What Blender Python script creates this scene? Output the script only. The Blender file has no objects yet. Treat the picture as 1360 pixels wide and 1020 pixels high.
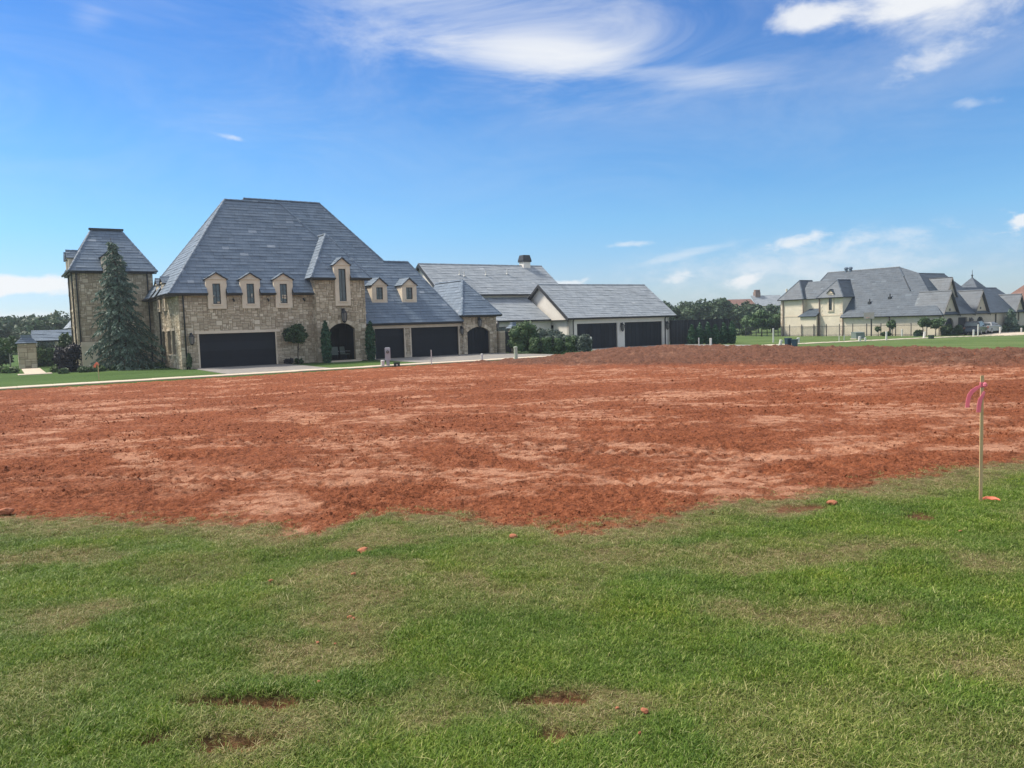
import bpy, math, random
import numpy as np
from mathutils import Matrix, Vector
from mathutils.geometry import tessellate_polygon

sc = bpy.context.scene
COL = sc.collection
random.seed(7)
rng = np.random.default_rng(7)

# ------------------------------------------------------------------ camera
PITCH = math.atan(81/1020.0)
ROLL = 0.030
cam_d = bpy.data.cameras.new('camera')
cam_d.sensor_width = 36.0
cam_d.lens = 27.0
cam_d.clip_start = 0.05
cam_d.clip_end = 6000
cam = bpy.data.objects.new('camera', cam_d)
COL.objects.link(cam)
_f = Vector((0, math.cos(PITCH), -math.sin(PITCH)))
_u = Vector((0, math.sin(PITCH), math.cos(PITCH)))
_x = Vector((1, 0, 0))
_r = _x*math.cos(ROLL) - _u*math.sin(ROLL)
_up = _u*math.cos(ROLL) + _x*math.sin(ROLL)
M4 = Matrix((_r, _up, -_f)).transposed().to_4x4()
M4.translation = (0, 0, 1.7)
cam.matrix_world = M4
sc.camera = cam

# ------------------------------------------------------------------ light
SUN_AZ = math.radians(-72)      # measured from +Y towards +X: the sun stands to the left
SUN_EL = math.radians(50)
sun_vec = Vector((math.sin(SUN_AZ)*math.cos(SUN_EL), math.cos(SUN_AZ)*math.cos(SUN_EL), math.sin(SUN_EL)))
sd = bpy.data.lights.new('sun', 'SUN')
sd.energy = 3.6
sd.angle = math.radians(11)
sd.color = (1.0, 0.91, 0.78)
so = bpy.data.objects.new('sun', sd)
COL.objects.link(so)
so.rotation_euler = (-sun_vec).to_track_quat('-Z', 'Y').to_euler()
so.location = sun_vec*200

sc.view_settings.view_transform = 'Standard'
sc.view_settings.look = 'None'
sc.view_settings.gamma = 1.0
sc.view_settings.exposure = 0.65
sc.view_settings.use_curve_mapping = False

world = bpy.data.worlds.new('World')
sc.world = world
world.use_nodes = True
wt = world.node_tree
for n in list(wt.nodes):
    wt.nodes.remove(n)

def wmath(op, a, b=None, c=None, clamp=False):
    n = wt.nodes.new('ShaderNodeMath')
    n.operation = op
    n.use_clamp = clamp
    for i, v in enumerate((a, b, c)):
        if v is None:
            continue
        if isinstance(v, (int, float)):
            n.inputs[i].default_value = v
        else:
            wt.links.new(v, n.inputs[i])
    return n.outputs[0]

def wsmooth(x, lo, hi, t0=0.0, t1=1.0):
    n = wt.nodes.new('ShaderNodeMapRange')
    n.interpolation_type = 'SMOOTHSTEP'
    wt.links.new(x, n.inputs[0])
    n.inputs[1].default_value = lo
    n.inputs[2].default_value = hi
    n.inputs[3].default_value = t0
    n.inputs[4].default_value = t1
    return n.outputs[0]

def build_world():
    out = wt.nodes.new('ShaderNodeOutputWorld')
    bg = wt.nodes.new('ShaderNodeBackground')
    bg.inputs['Strength'].default_value = 0.10
    wt.links.new(bg.outputs[0], out.inputs[0])
    sky = wt.nodes.new('ShaderNodeTexSky')
    sky.sky_type = 'NISHITA'
    sky.sun_disc = False
    sky.sun_elevation = SUN_EL
    sky.sun_rotation = SUN_AZ
    sky.altitude = 350
    sky.air_density = 1.0
    sky.dust_density = 0.3
    sky.ozone_density = 2.2
    tc = wt.nodes.new('ShaderNodeTexCoord')
    sep = wt.nodes.new('ShaderNodeSeparateXYZ')
    wt.links.new(tc.outputs['Generated'], sep.inputs[0])
    X, Y, Z = sep.outputs
    az = wmath('MULTIPLY', wmath('ARCTAN2', X, Y), 57.2958)
    el = wmath('MULTIPLY', wmath('ARCSINE', Z), 57.2958)
    # clear washed air: deeper blue overhead, pale towards the horizon
    rp = wt.nodes.new('ShaderNodeValToRGB')
    rp.color_ramp.elements.remove(rp.color_ramp.elements[-1])
    for k, (e, c) in enumerate([(0.0, (0.56, 0.66, 0.86)), (3.0, (0.55, 0.67, 0.88)), (7.0, (0.48, 0.75, 0.94)), (12.5, (0.42, 0.73, 0.98)), (20.0, (0.30, 0.62, 0.98)), (60.0, (0.30, 0.62, 0.98))]):
        el_ = rp.color_ramp.elements[0] if k == 0 else rp.color_ramp.elements.new(e/60.0)
        el_.position = e/60.0
        el_.color = (c[0], c[1], c[2], 1)
    wt.links.new(wmath('DIVIDE', el, 60.0, None, True), rp.inputs[0])
    hz = wt.nodes.new('ShaderNodeMixRGB')
    hz.blend_type = 'MULTIPLY'
    hz.inputs[0].default_value = 1.0
    wt.links.new(sky.outputs[0], hz.inputs[1])
    wt.links.new(rp.outputs[0], hz.inputs[2])
    # noise fields in sky angles
    def noise(sx, sy, scale, detail, rough, dist=0.0, off=0.0):
        cv = wt.nodes.new('ShaderNodeCombineXYZ')
        wt.links.new(wmath('MULTIPLY', az, sx), cv.inputs[0])
        wt.links.new(wmath('MULTIPLY', el, sy), cv.inputs[1])
        cv.inputs[2].default_value = off
        t = wt.nodes.new('ShaderNodeTexNoise')
        t.inputs['Scale'].default_value = scale
        t.inputs['Detail'].default_value = detail
        t.inputs['Roughness'].default_value = rough
        t.inputs['Distortion'].default_value = dist
        wt.links.new(cv.outputs[0], t.inputs['Vector'])
        return t.outputs[0]
    wisp = noise(0.05, 0.16, 1.0, 6, 0.66, 0.9, 3.1)
    streak = noise(0.06, 0.5, 1.0, 5, 0.62, 0.5, 7.7)
    puff = noise(0.16, 0.30, 1.0, 6, 0.62, 0.25, 1.3)
    fine = noise(0.5, 1.0, 1.0, 5, 0.62, 0.2, 5.3)
    def cloud(a0, e0, ra, re, rot, nz, lo, hi, op, lift=0.5):
        c, s = math.cos(math.radians(rot)), math.sin(math.radians(rot))
        da = wmath('SUBTRACT', az, a0)
        de = wmath('SUBTRACT', el, e0)
        p = wmath('DIVIDE', wmath('ADD', wmath('MULTIPLY', da, c), wmath('MULTIPLY', de, s)), ra)
        q = wmath('DIVIDE', wmath('SUBTRACT', wmath('MULTIPLY', de, c), wmath('MULTIPLY', da, s)), re)
        d = wmath('SQRT', wmath('ADD', wmath('MULTIPLY', p, p), wmath('MULTIPLY', q, q)))
        fall = wsmooth(d, 0.0, 1.0, 1.0, 0.0)
        v = wmath('ADD', nz, wmath('MULTIPLY', fall, lift))
        return wmath('MULTIPLY', wmath('MULTIPLY', wsmooth(v, lo, hi), wsmooth(d, 0.75, 1.25, 1.0, 0.0)), op)
    cl = []
    cl.append(cloud(1.0, 20.4, 18.0, 5.2, -9, wisp, 0.42, 1.15, 0.72, 0.42))       # veil at the top
    cl.append(cloud(4.0, 18.4, 10.5, 2.3, -7, wisp, 0.50, 1.20, 0.75, 0.52))         # its bright lower part
    cl.append(cloud(13.5, 16.3, 9.5, 1.3, -7, streak, 0.50, 1.25, 0.5, 0.45))      # tail to the right
    cl.append(cloud(28.0, 19.0, 9.5, 3.5, -4, puff, 0.56, 1.0, 0.92, 0.5))
    cl.append(cloud(21.5, 19.2, 5.0, 1.7, 4, puff, 0.60, 0.95, 0.85, 0.5))
    cl.append(cloud(29.0, 15.7, 4.6, 1.5, 12, fine, 0.54, 1.1, 0.6, 0.45))
    cl.append(cloud(30.5, 12.7, 2.6, 0.6, -4, fine, 0.60, 1.1, 0.4, 0.4))
    cl.append(cloud(-19.3, 13.1, 2.0, 0.34, -10, fine, 0.62, 1.05, 0.6, 0.45))
    cl.append(cloud(-27.3, 19.4, 2.8, 1.7, 5, wisp, 0.55, 1.25, 0.5, 0.4))
    cl.append(cloud(-33.5, 3.2, 8.0, 1.25, 2, puff, 0.62, 0.82, 0.95, 0.5))        # white bank at the left
    cl.append(cloud(-33.0, 1.0, 9.0, 1.3, 0, puff, 0.60, 1.0, 0.55, 0.5))
    cl.append(cloud(34.0, 5.3, 3.2, 0.95, 5, fine, 0.60, 0.85, 0.85, 0.5))
    cl.append(cloud(9.1, 5.45, 2.8, 0.34, 2, fine, 0.50, 1.05, 0.55, 0.5))
    cl.append(cloud(16.9, 2.5, 2.4, 0.7, 9, fine, 0.56, 0.95, 0.85, 0.5))
    cl.append(cloud(20.8, 5.1, 3.0, 0.65, 8, fine, 0.56, 1.0, 0.75, 0.5))
    cl.append(cloud(12.5, 2.9, 2.6, 0.6, 8, fine, 0.62, 1.0, 0.6, 0.45))
    cl.append(cloud(12.6, 4.5, 6.0, 0.6, 10, streak, 0.55, 1.05, 0.45, 0.45))
    cl.append(cloud(4.0, 2.7, 3.0, 0.65, 4, fine, 0.60, 0.9, 0.75, 0.5))
    cl.append(cloud(26.0, 5.0, 6.0, 0.9, 4, fine, 0.50, 1.15, 0.5, 0.42))
    cl.append(cloud(21.0, 3.2, 15.0, 2.6, 2, fine, 0.42, 1.2, 0.55, 0.4))
    cl.append(wmath('MULTIPLY', wmath('MULTIPLY', wsmooth(wisp, 0.30, 0.75), wsmooth(el, 4.0, 16.0)), 0.17))    # thin veil over the whole sky
    # denser clouds over the unseen sky, put there to soften and whiten the light
    gen = wmath('MULTIPLY', wsmooth(puff, 0.38, 0.58), wsmooth(el, 24.0, 33.0))
    cl.append(wmath('MULTIPLY', gen, 0.92))
    side = wmath('MULTIPLY', wsmooth(wmath('ABSOLUTE', az), 42.0, 52.0), wsmooth(el, 0.0, 4.0))
    cl.append(wmath('MULTIPLY', wmath('MULTIPLY', wsmooth(puff, 0.40, 0.60), side), 0.9))
    m = cl[0]
    for c in cl[1:]:
        # screen: 1-(1-a)(1-b)
        m = wmath('SUBTRACT', 1.0, wmath('MULTIPLY', wmath('SUBTRACT', 1.0, m), wmath('SUBTRACT', 1.0, c)))
    mix = wt.nodes.new('ShaderNodeMixRGB')
    wt.links.new(m, mix.inputs[0])
    wt.links.new(hz.outputs[0], mix.inputs[1])
    mix.inputs[2].default_value = (6.0, 6.1, 6.2, 1)
    wt.links.new(mix.outputs[0], bg.inputs['Color'])

build_world()
world.cycles.sampling_method = 'MANUAL'
world.cycles.sample_map_resolution = 256

# ------------------------------------------------------------------ helpers
TH = math.radians(33.5)                       # the street grid
CU, SU = math.cos(TH), math.sin(TH)
HX, HY = -21.39, 50.0                         # front left corner of the stone house

def obj(name, mesh, mat=None, parent=None, kind=None):
    o = bpy.data.objects.new(name, mesh)
    COL.objects.link(o)
    if mat is not None and len(mesh.materials) == 0:
        mesh.materials.append(mat)
    if parent is not None:
        o.parent = parent
    if kind:
        o['kind'] = kind
    return o

def thing(name, label, cat, loc=(0, 0, 0), rz=0.0, group=None):
    o = bpy.data.objects.new(name, None)
    COL.objects.link(o)
    o.location = loc
    o.rotation_euler = (0, 0, rz)
    o['label'] = label
    o['category'] = cat
    if group:
        o['group'] = group
    return o

def tag(o, label, cat, group=None):
    o['label'] = label
    o['category'] = cat
    if group:
        o['group'] = group
    return o

class MB:
    def __init__(s):
        s.v, s.f, s.c = [], [], []
    def add(s, vs, fs, c=0.5):
        n = len(s.v)
        s.v.extend([tuple(p) for p in vs])
        for f in fs:
            s.f.append(tuple(i+n for i in f))
            s.c.append(c)
        return s
    def box(s, x0, x1, y0, y1, z0, z1, c=0.5):
        return s.add([(x0,y0,z0),(x1,y0,z0),(x1,y1,z0),(x0,y1,z0),(x0,y0,z1),(x1,y0,z1),(x1,y1,z1),(x0,y1,z1)],
                     [(0,3,2,1),(4,5,6,7),(0,1,5,4),(1,2,6,5),(2,3,7,6),(3,0,4,7)], c)
    def poly(s, pts, c=0.5):
        return s.add(pts, [tuple(range(len(pts)))], c)
    def prism(s, pts, d, c=0.5):
        """polygon pts (3-D) pushed by vector d, closed"""
        n = len(pts)
        d = Vector(d)
        vs = [Vector(p) for p in pts] + [Vector(p)+d for p in pts]
        fs = [tuple(range(n-1, -1, -1)), tuple(range(n, 2*n))]
        fs += [(i, (i+1) % n, n+(i+1) % n, n+i) for i in range(n)]
        return s.add(vs, fs, c)
    def tube(s, p0, p1, r0, r1=None, n=8, c=0.5, caps=True):
        p0, p1 = Vector(p0), Vector(p1)
        r1 = r0 if r1 is None else r1
        d = (p1-p0).normalized()
        a = d.orthogonal().normalized()
        b = d.cross(a)
        vs = []
        for p, r in ((p0, r0), (p1, r1)):
            for i in range(n):
                t = 2*math.pi*i/n
                vs.append(p + a*(r*math.cos(t)) + b*(r*math.sin(t)))
        fs = [(i, (i+1) % n, n+(i+1) % n, n+i) for i in range(n)]
        if caps:
            fs += [tuple(range(n-1, -1, -1)), tuple(range(n, 2*n))]
        return s.add(vs, fs, c)
    def path(s, pts, rs, n=6, c=0.5):
        pts = [Vector(p) for p in pts]
        vs, fs = [], []
        a = None
        for k, p in enumerate(pts):
            d = (pts[min(k+1, len(pts)-1)] - pts[max(k-1, 0)]).normalized()
            a = d.orthogonal().normalized() if a is None else (a - d*a.dot(d)).normalized()
            b = d.cross(a)
            for i in range(n):
                t = 2*math.pi*i/n
                vs.append(p + a*(rs[k]*math.cos(t)) + b*(rs[k]*math.sin(t)))
        for k in range(len(pts)-1):
            for i in range(n):
                fs.append((k*n+i, k*n+(i+1) % n, (k+1)*n+(i+1) % n, (k+1)*n+i))
        fs += [tuple(range(n-1, -1, -1)), tuple(range((len(pts)-1)*n, len(pts)*n))]
        return s.add(vs, fs, c)
    def lathe(s, prof, n=16, cx=0.0, cy=0.0, c=0.5):
        vs, fs = [], []
        for r, z in prof:
            for i in range(n):
                t = 2*math.pi*i/n
                vs.append((cx+r*math.cos(t), cy+r*math.sin(t), z))
        for k in range(len(prof)-1):
            for i in range(n):
                fs.append((k*n+i, k*n+(i+1) % n, (k+1)*n+(i+1) % n, (k+1)*n+i))
        fs += [tuple(range(n-1, -1, -1)), tuple(range((len(prof)-1)*n, len(prof)*n))]
        return s.add(vs, fs, c)
    def mesh(s, name, smooth=False):
        me = bpy.data.meshes.new(name)
        me.from_pydata(s.v, [], s.f)
        at = me.attributes.new('var', 'FLOAT', 'FACE')
        at.data.foreach_set('value', np.array(s.c, dtype=np.float32))
        if smooth:
            me.polygons.foreach_set('use_smooth', [True]*len(me.polygons))
        me.update()
        return me
    def build(s, name, mat, parent=None, kind=None, smooth=False):
        return obj(name, s.mesh(name, smooth), mat, parent, kind)

def np_mesh(name, V, F, var=None, smooth=False):
    """V (n,3) float, F (m,k) int with one k"""
    me = bpy.data.meshes.new(name)
    k = F.shape[1]
    me.vertices.add(len(V))
    me.vertices.foreach_set('co', np.asarray(V, dtype=np.float32).ravel())
    me.loops.add(F.size)
    me.loops.foreach_set('vertex_index', F.astype(np.int32).ravel())
    me.polygons.add(len(F))
    me.polygons.foreach_set('loop_start', np.arange(0, F.size, k, dtype=np.int32))
    me.polygons.foreach_set('loop_total', np.full(len(F), k, dtype=np.int32))
    if smooth:
        me.polygons.foreach_set('use_smooth', np.ones(len(F), dtype=bool))
    me.update(calc_edges=True)
    if var is not None:
        at = me.attributes.new('var', 'FLOAT', 'FACE')
        at.data.foreach_set('value', np.asarray(var, dtype=np.float32))
    return me

# lattice solid: a plate with openings, one connected mesh
def lat_solid(mb, O, S, N, xs, zs, solid, d0, d1, c=0.5):
    O, S, N = Vector(O), Vector(S), Vector(N)
    Zv = Vector((0, 0, 1))
    ids = {}
    vs, fs = [], []
    def vid(i, j, k):
        key = (i, j, k)
        if key not in ids:
            ids[key] = len(vs)
            vs.append(O + S*xs[i] + Zv*zs[j] + N*(d1 if k else d0))
        return ids[key]
    nx, nz = len(xs)-1, len(zs)-1
    def so(i, j):
        return 0 <= i < nx and 0 <= j < nz and solid(0.5*(xs[i]+xs[i+1]), 0.5*(zs[j]+zs[j+1]))
    G = [[so(i, j) for j in range(nz)] for i in range(nx)]
    g = lambda i, j: 0 <= i < nx and 0 <= j < nz and G[i][j]
    for i in range(nx):
        for j in range(nz):
            if not G[i][j]:
                continue
            fs.append((vid(i,j,1), vid(i+1,j,1), vid(i+1,j+1,1), vid(i,j+1,1)))
            fs.append((vid(i,j,0), vid(i,j+1,0), vid(i+1,j+1,0), vid(i+1,j,0)))
            if not g(i-1, j): fs.append((vid(i,j,0), vid(i,j,1), vid(i,j+1,1), vid(i,j+1,0)))
            if not g(i+1, j): fs.append((vid(i+1,j,1), vid(i+1,j,0), vid(i+1,j+1,0), vid(i+1,j+1,1)))
            if not g(i, j-1): fs.append((vid(i,j,1), vid(i,j,0), vid(i+1,j,0), vid(i+1,j,1)))
            if not g(i, j+1): fs.append((vid(i,j+1,0), vid(i,j+1,1), vid(i+1,j+1,1), vid(i+1,j+1,0)))
    mb.add(vs, fs, c)

def ticks(a, b, step, edges=()):
    e = sorted(set([a, b] + [x for x in edges if a < x < b]))
    out = [a]
    for p, q in zip(e, e[1:]):
        n = max(1, round((q-p)/step))
        out += [p+(q-p)*i/n for i in range(1, n+1)]
    return out

def in_open(o, s, z):
    s0, s1, z0, z1 = o[:4]
    if not (s0 < s < s1 and z0 < z < z1):
        return False
    if len(o) > 4:                       # arched head: spring height o[4]
        zs = o[4]
        if z > zs:
            hw = 0.5*(s1-s0)
            rise = z1-zs
            R = (hw*hw+rise*rise)/(2*rise)
            cz = z1-R
            return (s-0.5*(s0+s1))**2 + (z-cz)**2 < R*R
    return True

def arc_pts(o, n=12):
    s0, s1, z0, z1, zs = o
    hw = 0.5*(s1-s0)
    rise = z1-zs
    R = (hw*hw+rise*rise)/(2*rise)
    a = math.asin(hw/R)
    m = 0.5*(s0+s1)
    return [(m+R*math.sin(-a+2*a*i/n), z1-R+R*math.cos(-a+2*a*i/n)) for i in range(n+1)], R, (m, z1-R)

def wall(mbw, O, S, N, L, H, opens=(), thick=0.3, mbs=None, seed=1, cell=(0.13, 0.105), H0=0.0):
    """plate of length L, height H with openings; optional stone facing into mbs"""
    rnd = random.Random(seed)
    xs = [H0*0] + sorted(set([x for o in opens for x in o[:2] if 0 < x < L])) + [L]
    zs = [H0] + sorted(set([z for o in opens for z in o[2:4] if H0 < z < H])) + [H]
    lat_solid(mbw, O, S, N, xs, zs, lambda s, z: not any(o[0] < s < o[1] and o[2] < z < o[3] for o in opens), -thick, 0.0)
    Ov, Sv, Nv, Zv = Vector(O), Vector(S), Vector(N), Vector((0, 0, 1))
    P = lambda s, z, d: Ov+Sv*s+Zv*z+Nv*d
    for o in opens:
        if len(o) > 4:                  # fill the spandrels over the arch
            pts, R, cc = arc_pts(o)
            half = len(pts)//2
            left = [(o[0], o[3])] + pts[:half+1]
            right = pts[half:] + [(o[1], o[3])]
            for side in (left, right):
                mbw.prism([P(s, z, -thick) for s, z in side], Nv*thick)
    if mbs is None:
        return
    X = ticks(0, L, cell[0], [x for o in opens for x in o[:2]])
    Z = ticks(H0, H, cell[1], [z for o in opens for z in o[2:4]])
    nx, nz = len(X)-1, len(Z)-1
    free = [[not any(in_open(o, 0.5*(X[i]+X[i+1]), 0.5*(Z[j]+Z[j+1])) for o in opens) for j in range(nz)] for i in range(nx)]
    for j in range(nz):
        for i in range(nx):
            if not free[i][j]:
                continue
            w = rnd.choice((1, 2, 2, 2, 3, 3, 4))
            h = rnd.choice((1, 1, 1, 2, 2, 3))
            if h == 3: w = min(w, 3)
            ww = 1
            while ww < w and i+ww < nx and free[i+ww][j]: ww += 1
            hh = 1
            while hh < h and j+hh < nz and all(free[i+k][j+hh] for k in range(ww)): hh += 1
            for k in range(ww):
                for l in range(hh):
                    free[i+k][j+l] = False
            g = 0.012
            x0, x1, z0, z1 = X[i]+g, X[i+ww]-g, Z[j]+g, Z[j+hh]-g
            d = 0.02+0.03*rnd.random()
            t = 0.012
            j1 = lambda: rnd.uniform(-0.008, 0.008)
            vs = [P(x0,z0,0), P(x1,z0,0), P(x1,z1,0), P(x0,z1,0),
                  P(x0+t+j1(),z0+t+j1(),d+j1()), P(x1-t+j1(),z0+t+j1(),d+j1()), P(x1-t+j1(),z1-t+j1(),d+j1()), P(x0+t+j1(),z1-t+j1(),d+j1())]
            mbs.add(vs, [(4,5,6,7),(0,1,5,4),(1,2,6,5),(2,3,7,6),(3,0,4,7)], rnd.random())
    for o in opens:
        if len(o) > 4:                  # voussoirs
            pts, R, (m, cz) = arc_pts(o, 11)
            for (sa, za), (sb, zb) in zip(pts, pts[1:]):
                k = (R+0.26)/R
                qa = (m+(sa-m)*k, cz+(za-cz)*k)
                qb = (m+(sb-m)*k, cz+(zb-cz)*k)
                mbs.prism([P(*q, -0.02) for q in ((sa, za), (sb, zb), qb, qa)], Nv*(0.065+0.02*rnd.random()), rnd.random())

# slate roof plane: polygon in local space -> deck + stepped tiles
def clip_rect(poly, x0, x1, y0, y1):
    for ax, lim, sg in ((0, x0, 1), (0, x1, -1), (1, y0, 1), (1, y1, -1)):
        out = []
        n = len(poly)
        for i in range(n):
            p, q = poly[i], poly[(i+1) % n]
            dp, dq = sg*(p[ax]-lim), sg*(q[ax]-lim)
            if dp >= 0: out.append(p)
            if (dp >= 0) != (dq >= 0):
                t = dp/(dp-dq)
                out.append((p[0]+(q[0]-p[0])*t, p[1]+(q[1]-p[1])*t))
        poly = out
        if len(poly) < 3:
            return []
    return poly

def roof_plane(mbd, mbt, pts, expo=0.28, tw=0.42, thick=0.017, seed=1, deck=0.12):
    rnd = random.Random(seed)
    P = [Vector(p) for p in pts]
    n = Vector((0, 0, 0))
    for i in range(len(P)):
        n += (P[i]-P[0]).cross(P[(i+1) % len(P)]-P[0])
    n.normalize()
    if n.z < 0:
        n = -n
        P.reverse()
    e1 = Vector((0, 0, 1)).cross(n).normalized()
    e2 = n.cross(e1)
    o = P[0]
    q = [((p-o).dot(e1), (p-o).dot(e2)) for p in P]
    mbd.prism([p - n*deck for p in P], n*(deck-0.004), 0.3)
    x0, x1 = min(a for a, b in q), max(a for a, b in q)
    y0, y1 = min(b for a, b in q), max(b for a, b in q)
    rows = int((y1-y0)/expo)+1
    for r in range(rows):
        ya = y0+r*expo
        x = x0-rnd.random()*tw
        rowv = rnd.gauss(0, 0.03)
        while x < x1:
            w = tw*rnd.uniform(0.6, 1.5)
            c = clip_rect(q, max(x+0.004, x0), min(x+w-0.004, x1), ya, min(ya+expo, y1))
            x += w
            if len(c) < 3:
                continue
            run = 0.5+0.5*math.sin(x*1.9+r*2.4)*math.sin(x*0.83+r*5.1+seed)
            t = thick*(0.5+1.7*run*run)*rnd.uniform(0.85, 1.15)
            top = [o+e1*a+e2*b+n*(0.004+t*(1-(b-ya)/expo)) for a, b in c]
            col = min(1, max(0, 0.5+rowv+rnd.gauss(0, 0.07)))
            if rnd.random() < 0.008: col = 0.9
            mbt.poly(top, col)
            for i in range(len(c)):
                a, b = c[i], c[(i+1) % len(c)]
                if abs(a[1]-ya) < 1e-5 and abs(b[1]-ya) < 1e-5:
                    mbt.poly([o+e1*a[0]+e2*a[1]-n*0.01, o+e1*b[0]+e2*b[1]-n*0.01, top[(i+1) % len(c)], top[i]], col*0.25)

def cap_line(mbt, a, b, w=0.11, h=0.05, seed=3):
    """row of ridge / hip tiles"""
    rnd = random.Random(seed)
    a, b = Vector(a), Vector(b)
    L = (b-a).length
    d = (b-a)/L
    s = d.cross(Vector((0, 0, 1)))
    s = s.normalized() if s.length > 1e-4 else Vector((1, 0, 0))
    up = s.cross(d)
    n = max(1, int(L/0.38))
    for i in range(n):
        p, q = a+d*(L*i/n), a+d*(L*(i+1)/n)
        k = rnd.uniform(0.95, 1.1)
        sec = lambda o, z: [o-s*w*k-up*0.05, o-s*w*0.5*k+up*(h*0.7+z), o+up*(h+z), o+s*w*0.5*k+up*(h*0.7+z), o+s*w*k-up*0.05]
        A, B = sec(p, 0.018), sec(q, 0.0)
        mbt.add(A+B, [(j, j+1, 6+j, 5+j) for j in range(4)]+[(4, 3, 2, 1, 0)], min(1, max(0, rnd.gauss(0.42, 0.12))))

# ------------------------------------------------------------------ materials
def new_mat(name):
    m = bpy.data.materials.new(name)
    m.use_nodes = True
    nt = m.node_tree
    b = nt.nodes['Principled BSDF']
    return m, nt, b

def nnode(nt, typ, **kw):
    n = nt.nodes.new(typ)
    for k, v in kw.items():
        setattr(n, k, v)
    return n

def noise_n(nt, vec, scale, detail=4, rough=0.55, dist=0.0):
    t = nnode(nt, 'ShaderNodeTexNoise')
    t.inputs['Scale'].default_value = scale
    t.inputs['Detail'].default_value = detail
    t.inputs['Roughness'].default_value = rough
    t.inputs['Distortion'].default_value = dist
    nt.links.new(vec, t.inputs['Vector'])
    return t.outputs[0]

def ramp_n(nt, fac, stops):
    r = nnode(nt, 'ShaderNodeValToRGB')
    while len(r.color_ramp.elements) > 1:
        r.color_ramp.elements.remove(r.color_ramp.elements[-1])
    for i, (p, c) in enumerate(stops):
        e = r.color_ramp.elements[0] if i == 0 else r.color_ramp.elements.new(p)
        e.position = p
        e.color = (c[0], c[1], c[2], 1)
    nt.links.new(fac, r.inputs[0])
    return r.outputs[0]

def mix_n(nt, fac, a, b, blend='MIX'):
    m = nnode(nt, 'ShaderNodeMixRGB', blend_type=blend)
    for i, v in enumerate((fac, a, b)):
        if isinstance(v, (int, float)):
            m.inputs[i].default_value = v
        elif isinstance(v, tuple):
            m.inputs[i].default_value = (v[0], v[1], v[2], 1)
        else:
            nt.links.new(v, m.inputs[i])
    return m.outputs[0]

def math_n(nt, op, a, b=None, clamp=False):
    m = nnode(nt, 'ShaderNodeMath', operation=op, use_clamp=clamp)
    for i, v in enumerate((a, b)):
        if v is None: continue
        if isinstance(v, (int, float)): m.inputs[i].default_value = v
        else: nt.links.new(v, m.inputs[i])
    return m.outputs[0]

def attr_n(nt, name, typ='GEOMETRY'):
    a = nnode(nt, 'ShaderNodeAttribute', attribute_name=name, attribute_type=typ)
    return a.outputs['Fac']

def bump_n(nt, b, h, strength, dist):
    n = nnode(nt, 'ShaderNodeBump')
    n.inputs['Strength'].default_value = strength
    n.inputs['Distance'].default_value = dist
    nt.links.new(h, n.inputs['Height'])
    nt.links.new(n.outputs[0], b.inputs['Normal'])

def var_mat(name, stops, rough=0.8, nscale=6.0, namt=0.35, spec=0.3, bump=0.0, bscale=40.0, bdist=0.01, use_var=True, stain=0.0):
    """colour from the piece's own shade plus grain"""
    m, nt, b = new_mat(name)
    tc = nnode(nt, 'ShaderNodeTexCoord').outputs['Object']
    n = noise_n(nt, tc, nscale, 5, 0.6)
    f = math_n(nt, 'MULTIPLY', math_n(nt, 'SUBTRACT', n, 0.5), namt*2)
    f = math_n(nt, 'ADD', attr_n(nt, 'var') if use_var else 0.5, f, True)
    col = ramp_n(nt, f, stops)
    if stain:
        s = noise_n(nt, tc, 0.9, 6, 0.65, 0.6)
        s = ramp_n(nt, s, [(0.35, (1-stain,)*3), (0.62, (1, 1, 1))])
        col = mix_n(nt, 1.0, col, s, 'MULTIPLY')
    nt.links.new(col, b.inputs['Base Color'])
    b.inputs['Roughness'].default_value = rough
    b.inputs['Specular IOR Level'].default_value = spec
    if bump:
        bump_n(nt, b, noise_n(nt, tc, bscale, 4, 0.6), bump, bdist)
    return m

def leaf_mat(name, stops, trans=0.25, rough=0.55):
    m, nt, b = new_mat(name)
    f = attr_n(nt, 'var')
    col = ramp_n(nt, f, stops)
    nt.links.new(col, b.inputs['Base Color'])
    b.inputs['Roughness'].default_value = rough
    b.inputs['Specular IOR Level'].default_value = 0.25
    tr = nnode(nt, 'ShaderNodeBsdfTranslucent')
    nt.links.new(col, tr.inputs[0])
    mx = nnode(nt, 'ShaderNodeMixShader')
    mx.inputs[0].default_value = trans
    nt.links.new(b.outputs[0], mx.inputs[1])
    nt.links.new(tr.outputs[0], mx.inputs[2])
    nt.links.new(mx.outputs[0], nt.nodes['Material Output'].inputs['Surface'])
    return m

MT = {}
MT['stone'] = var_mat('tan_stone', [(0.0, (0.37, 0.305, 0.22)), (0.3, (0.47, 0.395, 0.29)), (0.6, (0.54, 0.46, 0.345)), (0.85, (0.62, 0.54, 0.415)), (1.0, (0.70, 0.62, 0.49))], 0.9, 9, 0.28, 0.2, 0.6, 30, 0.02)
MT['mortar'] = var_mat('mortar', [(0, (0.27, 0.225, 0.165)), (1, (0.38, 0.32, 0.245))], 0.95, 14, 0.4, 0.1, 0.4, 60, 0.01)
MT['limestone'] = var_mat('cream_limestone', [(0, (0.62, 0.52, 0.40)), (0.5, (0.72, 0.62, 0.49)), (1, (0.79, 0.69, 0.56))], 0.85, 5, 0.3, 0.2, 0.25, 40, 0.01, stain=0.12)
MT['slate'] = var_mat('blue_grey_slate', [(0, (0.085, 0.115, 0.155)), (0.4, (0.15, 0.20, 0.265)), (0.7, (0.195, 0.25, 0.32)), (1.0, (0.34, 0.39, 0.45))], 0.62, 3, 0.22, 0.22, 0.3, 25, 0.01, stain=0.16)
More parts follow.
